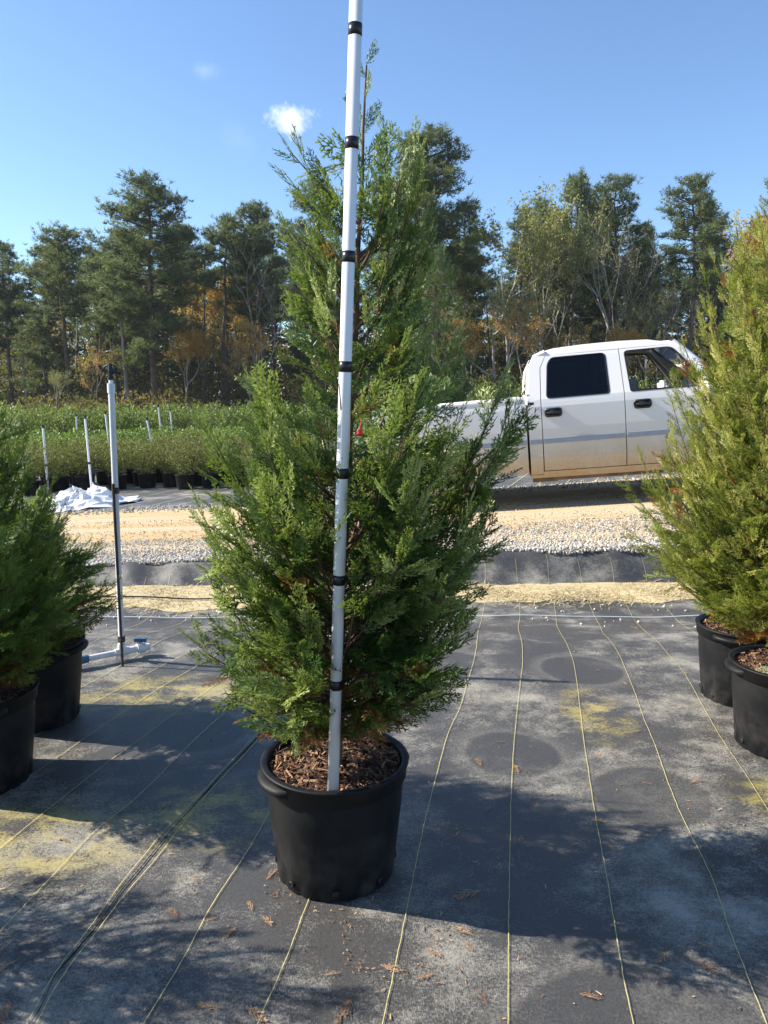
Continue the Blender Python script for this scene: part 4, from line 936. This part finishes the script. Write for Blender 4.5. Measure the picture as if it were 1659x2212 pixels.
# ---------------------------------------------------------------- risers standing in the beds
RIS = [((184, 905), (196, 1033), 11.9, 'leaning white riser with a black band just behind the white plastic sheet'), ((93, 925), (100, 1010), 12.5, 'short white riser among the olive shrubs, leftmost'), ((228, 895), (236, 960), 14.5, 'thin white riser left of the tall sprinkler pipe, in the olive shrubs'), ((318, 908), (326, 950), 15.2, 'white riser with a black head right of the tall sprinkler pipe, over the bright hedge'),
 ((165, 900), (166, 935), 17.9, 'small upright white riser in the bright hedge, left'), ((342, 880), (347, 925), 18.5, 'far white riser in the tall shrubs, left one of two'), ((368, 889), (372, 935), 18.3, 'far white riser in the tall shrubs, right one of two'), ((1378, 850), (1380, 880), 16.0, 'white riser seen through the open truck window, left one'), ((1398, 848), (1400, 880), 16.1, 'white riser seen through the open truck window, right one')]
for (tp, bt, D, lab) in RIS:
    a = at_dist(tp[0], tp[1], D); b = at_dist(bt[0], bt[1], D); dv = (b-a); k = (a.z-float(H(b.x, D)))/max(.01, a.z-b.z); b = a+dv*k
    e = empty('irrigation_riser', b, 0, lab, 'riser', 'irrigation risers in the shrub beds'); A = np.array(a-b)
    m = MB(); m.tube([(0, 0, 0), A], .017, 10); m.build('pipe', M['pvc'], e, True)
    m = MB(); m.tube([A, A+[0, 0, .05]], [.012, .02], 8); m.tube([A+[-.03, 0, .05], A+[.03, 0, .055]], .012, 6); m.build('sprinkler_head', M['blackmetal'], e)
    m = MB(); m.tube([A*.42, A*.45], .022, 10); m.build('strap', M['tape'], e)

# ---------------------------------------------------------------- the wood
M['pinebark'] = simple('pine_bark', (.115, .085, .065), .95, var=.45, scale=3)
M['greybark'] = simple('grey_bark', (.30, .27, .235), .9, var=.3, scale=3)
M['needle'] = leafmat('pine_needles', [(.030, .048, .022), (.062, .090, .036), (.115, .145, .06), (.20, .22, .10)], .6, .3, scale=.6)
M['autumn'] = leafmat('autumn_leaves', [(.20, .09, .02), (.42, .18, .03), (.55, .28, .05), (.48, .38, .10)], .6, .45, scale=.5)
M['olive'] = leafmat('yellow_green_leaves', [(.08, .09, .025), (.16, .16, .045), (.26, .24, .07), (.36, .32, .11)], .6, .4, scale=.5)
M['brush'] = leafmat('brown_brush', [(.022, .022, .010), (.075, .052, .022), (.17, .095, .032), (.36, .19, .05)], .8, .35, scale=.4)
def tufts(mb, P, rad, nb, tone, wd, up=.35):
    """each tuft: nb thin blades fanning out from a point"""
    n = len(P); Pb = np.repeat(P, nb, 0); d = rng.normal(size=(n*nb, 3)); d /= np.linalg.norm(d, axis=1)[:, None]; d[:, 2] = d[:, 2]*.75+up
    L = np.repeat(rad, nb)*rng.uniform(.6, 1.15, n*nb); q = rng.normal(size=(n*nb, 3)); X = np.cross(d, q); X /= np.linalg.norm(X, axis=1)[:, None]
    w_ = wd*rng.uniform(.7, 1.3, n*nb)[:, None]; o = rng.normal(0, .06, (n*nb, 3))
    V = np.stack([Pb+o-X*w_*.5, Pb+o+X*w_*.5, Pb+o+d*L[:, None]], 1)
    mb.add(V.reshape(-1, 3), np.arange(n*nb*3).reshape(-1, 3), 0, np.repeat(np.repeat(tone, nb)+rng.normal(0, .08, n*nb), 3))
def pine_meshes(seed, h, r, cb, nl=46, dens=1.0, topflat=.5, nb=13):
    global rng
    rng = np.random.default_rng(seed); tb = MB(); fb = MB()
    tz = np.linspace(-.3, h*.97, 16); wob = np.cumsum(rng.normal(0, .10, (16, 2)), 0)*np.linspace(.2, 1, 16)[:, None]; lean = rng.normal(0, .03, 2)
    tx = wob[:, 0]+lean[0]*tz; ty = wob[:, 1]+lean[1]*tz
    tb.tube(np.c_[tx, ty, tz], h*.0125*(1-tz/h)**.8+.035, 8, mi=0)
    for k in range(nl):
        f = (k+rng.random())/nl; z = h*(cb+(1-cb)*f**.85*.97); low = max(0, .18-f)/.18
        rr = r*(math.sin(math.pi*min(1, .22+f*.78))**topflat)*rng.uniform(.55, 1.1)*(1-.35*low)
        if f > .93: rr = max(rr, r*.28)
        phi = k*2.39996+rng.normal(0, .5); u = np.array([math.cos(phi), math.sin(phi), 0]); el = -.05+.75*f+rng.normal(0, .15)
        p0 = np.array([np.interp(z, tz, tx), np.interp(z, tz, ty), z]); p2 = p0+u*rr+np.array([0, 0, rr*el*.7]); p1 = p0+u*rr*.55+np.array([0, 0, rr*(el*.7-.12)*.5])+rng.normal(0, .12, 3)
        ts = np.linspace(0, 1, 6)[:, None]; B = (1-ts)**2*p0+2*ts*(1-ts)*p1+ts**2*p2; tb.tube(B, np.linspace(.055, .014, 6)*(h/16), 4, caps=False)
        if low > .2 and rng.random() < .5: continue
        nsub = max(3, int(rr*3.2)); 
        for s_ in range(nsub):
            t_ = .35+.65*(s_+rng.random())/nsub; c = (1-t_)**2*p0+2*t_*(1-t_)*p1+t_**2*p2
            sub = c+np.cross(u, [0, 0, 1])*rng.normal(0, .35)*rr*.35*(1.2-t_*.5)+np.array([0, 0, rng.uniform(-.05, .35)])
            tb.tube([c-(c-p0)*.08, (c+sub)/2+[0, 0, .03], sub], [.018, .014, .009], 3, caps=False)
            m = max(2, int(rng.integers(4, 9)*dens)); cl = sub+rng.normal(0, 1, (m, 3))*np.array([.34, .34, .17]); tufts(fb, cl, rng.uniform(.26, .42, m), nb, np.clip(rng.normal(.42, .2)+rng.normal(0, .12, m), 0, 1), .055)
    return tb.mesh('trunk', M['pinebark'], True), fb.mesh('crown', M['needle'])
def decid_meshes(seed, h, mat, leafn=2600, bark='greybark', spread=.5, bare=.3, leafL=.16):
    global rng
    rng = np.random.default_rng(seed); tb = MB(); fb = MB(); tips = []
    def grow(p, d, L, r_, dep):
        k = 4; pts = [p]; q = p.copy(); dd = d.copy()
        for i in range(k):
            dd = dd+rng.normal(0, .12, 3); dd[2] += .05; dd /= np.linalg.norm(dd); q = q+dd*L/k; pts.append(q)
        tb.tube(pts, np.linspace(r_, r_*.6, k+1), 6 if dep < 2 else 3, caps=False)
        if dep >= 2: tips.extend(pts[1:])
        if dep < 5:
            for j in range(3 if dep < 4 else 2):
                a = dd+rng.normal(0, spread, 3); a[2] = abs(a[2])*.7+.25; a /= np.linalg.norm(a); b = pts[rng.integers(2, k+1)] if j else q
                grow(b, a, L*rng.uniform(.58, .8), max(.010, r_*.55), dep+1)
    grow(np.array([0, 0, -.3]), np.array([rng.normal(0, .05), 0, 1.]), h*.36, h*.010, 0)
    T = np.array(tips)
    if leafn:
        T2 = T[rng.random(len(T)) > bare]; n = leafn; c = T2[rng.integers(0, len(T2), n)]+rng.normal(0, .17, (n, 3)); leaves(fb, c, rng.normal(size=(n, 3)), rng.uniform(.7, 1.4, n)*leafL, rng.uniform(.5, .9, n)*leafL, np.clip(rng.normal(.5, .25, n), 0, 1))
    else: fb.add([(0, 0, h*.5), (.01, 0, h*.5), (0, .01, h*.5)], [(0, 1, 2)])
    return tb.mesh('trunk', M[bark], True), fb.mesh('crown', mat)
_tz = {}
def TOPZ(me):
    if me.name not in _tz:
        a = np.empty(len(me.vertices)*3, np.float32); me.vertices.foreach_get('co', a); _tz[me.name] = float(np.quantile(a[2::3], .9995))
    return _tz[me.name]
def plant(name, meshes, px, D, ptop, label, cat, h0, grp=None, wide=1.0, rot=None):
    h0 = max(TOPZ(me) for me in meshes)
    top = at_dist(px, ptop, D); s = top.z/h0
    e = empty(name, (top.x, D, 0), random.uniform(0, 6.28) if rot is None else rot, label, cat, grp); e.scale = (s*wide, s*wide, s)
    for me in meshes:
        o = bpy.data.objects.new(me.name.split('.')[0], me); C.objects.link(o); o.parent = e
    return e
PN = [pine_meshes(700, 18, 3.6, .34, 70, 1.25, .55), pine_meshes(701, 18, 3.2, .42, 54, 1.15, .5), pine_meshes(702, 18, 3.0, .34, 58, 1.25, .6), pine_meshes(703, 18, 2.8, .5, 46, 1.15, .45), pine_meshes(704, 18, 4.2, .22, 88, 1.25, .7), pine_meshes(705, 18, 3.1, .52, 42, 1.2, .45), pine_meshes(706, 12, 3.0, .10, 56, 1.3, .8)]
FP = [  # px, D, top px, variant, width, label
 (5, 55, 515, 2, .9, 'dark pine cut by the left edge, shorter than the next'), (72, 54, 505, 1, 1.0, 'pine with a slanting trunk and round flat crown, second from the left edge'), (130, 52, 487, 3, 1.15, 'round crowned pine at the left with a tall bare double trunk'),
 (195, 62, 530, 2, .9, 'shorter pine between the round crowned pine and the tall spreading pine'), (318, 50, 385, 4, 1.15, 'tallest pine of the left side with wide spreading limbs'), (262, 58, 500, 2, 1.0, 'pine close on the left flank of the tall spreading pine'), (400, 63, 480, 0, .9, 'pine crown just right of the tall spreading pine'),
 (468, 52, 458, 5, 1.0, 'slim pine with a straight bare trunk, left of the middle tree'), (565, 54, 432, 0, .85, 'dense dark pine directly left of the middle tree top'), (520, 60, 500, 2, .8, 'thin pine between the slim pine and the dense dark pine'), (690, 60, 372, 5, .75, 'pine crown peeping out between pole and middle tree twigs'), (640, 66, 470, 1, .8, 'pine mostly hidden by the middle tree, left of the pole'),
 (945, 48, 262, 0, 1.05, 'tallest pine of all, dark and heavy, right of the middle tree'), (890, 56, 330, 2, .9, 'pine crown on the left shoulder of the tallest pine'), (1010, 55, 430, 2, .8, 'pine on the right shoulder of the tallest pine'),
 (1240, 52, 368, 0, .72, 'dense full crowned pine above the truck cab'), (1350, 54, 372, 3, .9, 'pine with a rounded top above the front door of the truck'), (1290, 60, 440, 2, .7, 'narrow pine between two fuller pines above the truck'), (1185, 62, 420, 5, .7, 'thin pine behind the yellow leaved tree'), (1405, 60, 480, 2, .6, 'small pine at the edge of the sky gap on the right'),
 (1512, 50, 370, 3, .95, 'open crowned lone pine on the right against the sky'), (1560, 60, 430, 1, .8, 'pine just behind the right hand arborvitae'), (1640, 62, 470, 2, .9, 'pine hidden behind the right hand arborvitae'), (1450, 66, 560, 5, .8, 'low pine below the sky gap'), (1300, 57, 425, 0, .6, 'slim pine between the two rounded pines over the truck doors'), (1395, 58, 510, 0, .6, 'dense lower pine left of the sky gap'), (1205, 58, 455, 4, .6, 'bushy pine behind the rear of the cab'), (1120, 60, 440, 1, .7, 'pine behind the yellow green tree')]
for (px, D, pt, v, wd, lab) in FP: plant('pine_tree', PN[v], px, D, pt, lab, 'pine tree', 18.1, None, wd)
for k in range(32):
    px = -320+k*75+random.uniform(-22, 22); top = 565+random.uniform(-55, 55)
    plant('pine_tree', PN[(0, 2, 4)[k % 3]], px, 72+random.uniform(-3, 9), top, 'pine in the depth of the wood behind the front trees', 'pine tree', 18.1, 'pines in the depth of the wood', 1.0)
for k, px in enumerate((-260, -170, -80, 1740, 1830, 1930)): plant('pine_tree', PN[k % 6], px, 56, 480+20*(k % 3), 'pine of the wood beyond the picture edge', 'pine tree', 18.1, 'pines beyond the picture edge')
for k in range(19):
    px = -250+k*112+random.uniform(-40, 40); top = 720+random.uniform(-60, 60)
    plant('young_pine', PN[6], px, random.uniform(52, 68), top, 'young bushy pine in the lower storey of the wood', 'pine tree', 12.1, 'young pines in the lower storey', random.uniform(.9, 1.3))
DC = {'yel': decid_meshes(801, 16, M['olive'], 9000, bare=.1), 'yel2': decid_meshes(805, 16, M['olive'], 4500, bare=.3), 'grey': decid_meshes(802, 16, M['olive'], 700, bare=.5, spread=.6), 'or': decid_meshes(803, 12, M['autumn'], 5000, bare=.15), 'or2': decid_meshes(804, 12, M['autumn'], 2500, bare=.35), 'bare': decid_meshes(806, 16, M['autumn'], 0)}
TD = [('yel', 1085, 51, 385, 'yellow green leaved tree right of the tallest pine'), ('yel2', 1150, 53, 440, 'thinner yellowing tree left of the dense pine above the cab'), ('grey', 1365, 49, 420, 'bare grey tree with pale twigs above the front door of the truck'), ('grey', 1325, 53, 500, 'smaller bare grey tree beside the pale twigged one'), ('yel2', 1100, 47, 600, 'low yellowish tree behind the truck bed'), ('bare', 1210, 50, 560, 'bare thin tree behind the cab'), ('bare', 1430, 55, 560, 'bare grey tree at the right sky gap'), ('or', 1655, 55, 455, 'orange leaved tree at the far right edge'),
 ('or', 430, 54, 580, 'orange autumn tree behind the slim pine on the left'), ('or', 395, 48, 700, 'orange leaved small tree right of the tall spreading pine'), ('or2', 545, 49, 690, 'russet small tree close to the left side of the middle tree'), ('or2', 210, 50, 740, 'russet small tree in front of the wood above the hedge'), ('or', 1330, 48, 700, 'orange brown small tree above the truck roof'), ('or2', 1120, 46, 640, 'golden brown small tree above the truck bed'), ('or2', 500, 57, 640, 'rusty leaved small tree left of the middle tree'), ('bare', 545, 50, 520, 'bare forked tree left of the middle tree'), ('or2', 95, 58, 660, 'rusty leaved tree behind the left pines'), ('or', 1015, 50, 680, 'golden orange small tree right of the dark arborvitae'), ('yel2', 110, 46, 790, 'pale yellow leaved bush tree at the foot of the left pines'), ('or2', 1250, 47, 700, 'orange tinted small tree over the cab roof'), ('yel2', 1180, 60, 520, 'olive leaved tree in the depth above the cab'), ('yel2', 300, 60, 600, 'olive leaved tree behind the tall spreading pine'), ('grey', 1500, 52, 560, 'grey twiggy tree below the lone pine'), ('yel2', 1420, 50, 620, 'olive brown tree at the right behind the truck')]
for (kd, px, D, pt, lab) in TD: plant('autumn_tree' if kd.startswith('or') else 'broadleaf_tree', DC[kd], px, D, pt, lab, 'tree', 12.6 if kd.startswith('or') else 16.5, None, .62 if kd in ('bare', 'grey') else .9)
# thin trunks inside the wood
rng = np.random.default_rng(9)
for k in range(46):
    px = -60+k*39+random.uniform(-14, 14); D = random.uniform(50, 66)
    b = at_dist(px, 900, D); m = MB(); h = random.uniform(7, 10); l = random.uniform(-.8, .8)
    m.tube([(0, 0, -.3), (l*.4, 0, h*.5), (l, .2, h)], [random.uniform(.10, .2), .1, .05], 6)
    for j in range(7):
        z = h*random.uniform(.35, .97); a = random.uniform(0, 6.28); q = random.uniform(.6, 2.0); m.tube([(l*z/h, 0, z), (l*z/h+math.cos(a)*q, math.sin(a)*q, z+q*.6)], [.03, .01], 3, caps=False)
    o = m.build('bare_trunk', M['pinebark'] if k % 3 else M['greybark'], None, True); o.location = (b.x, D, 0); tag(o, 'thin bare trunk standing in the shade of the wood', 'tree trunk', 'thin trunks inside the wood')
# leafy undergrowth mass
def under(name, n, y0, y1, hb, L0, L1, mat, sd, lab):
    global rng
    rng = np.random.default_rng(sd); mb = MB(); x = rng.uniform(-50, 50, n); y = y0+(y1-y0)*rng.random(n)
    hh = hb[0]+hb[1]*np.array([mnoise.noise((a*.17+sd, b*.17, 0))+.5*mnoise.noise((a*.5, b*.5, sd)) for a, b in zip(x, y)])+(y-y0)/(y1-y0)*hb[2]
    hh = np.clip(hh, .4, 11); z = hh*rng.random(n)**.75
    g = np.array([mnoise.noise((a*.35+9, b*.35, c*.5+sd)) for a, b, c in zip(x, y, z)])
    k = g > -.22; x, y, z, g = x[k], y[k], z[k], g[k]; n = len(x)
    tn = np.clip(rng.normal(.30, .2, n)+.55*g, 0, 1)
    leaves(mb, np.c_[x, y, z], rng.normal(size=(n, 3)), rng.uniform(L0, L1, n), rng.uniform(L0, L1, n)*.6, tn)
    tag(mb.build(name, mat), lab, 'undergrowth', kind='stuff')
under('undergrowth', 150000, 46, 60, (1.2, 2.4, 1.8), .10, .26, M['brush'], 9, 'brown and olive undergrowth along the front foot of the wood')
under('forest_understory', 170000, 60, 84, (5.0, 3.2, 3.5), .22, .48, M['brush'], 12, 'dark brushy understory filling the depth of the wood')

# ---------------------------------------------------------------- air
hm = bpy.data.materials.new('haze'); hm.use_nodes = True; ht = hm.node_tree; ht.nodes.clear()
ho = ht.nodes.new('ShaderNodeOutputMaterial'); pv = ht.nodes.new('ShaderNodeVolumePrincipled'); pv.inputs['Color'].default_value = (.82, .90, 1, 1); pv.inputs['Density'].default_value = .0003; pv.inputs['Anisotropy'].default_value = .3
ht.links.new(pv.outputs[0], ho.inputs['Volume'])
mb = MB(); mb.box((-520, -420, -1.2), (520, 920, 27)); tag(mb.build('haze', hm), kind='stuff')
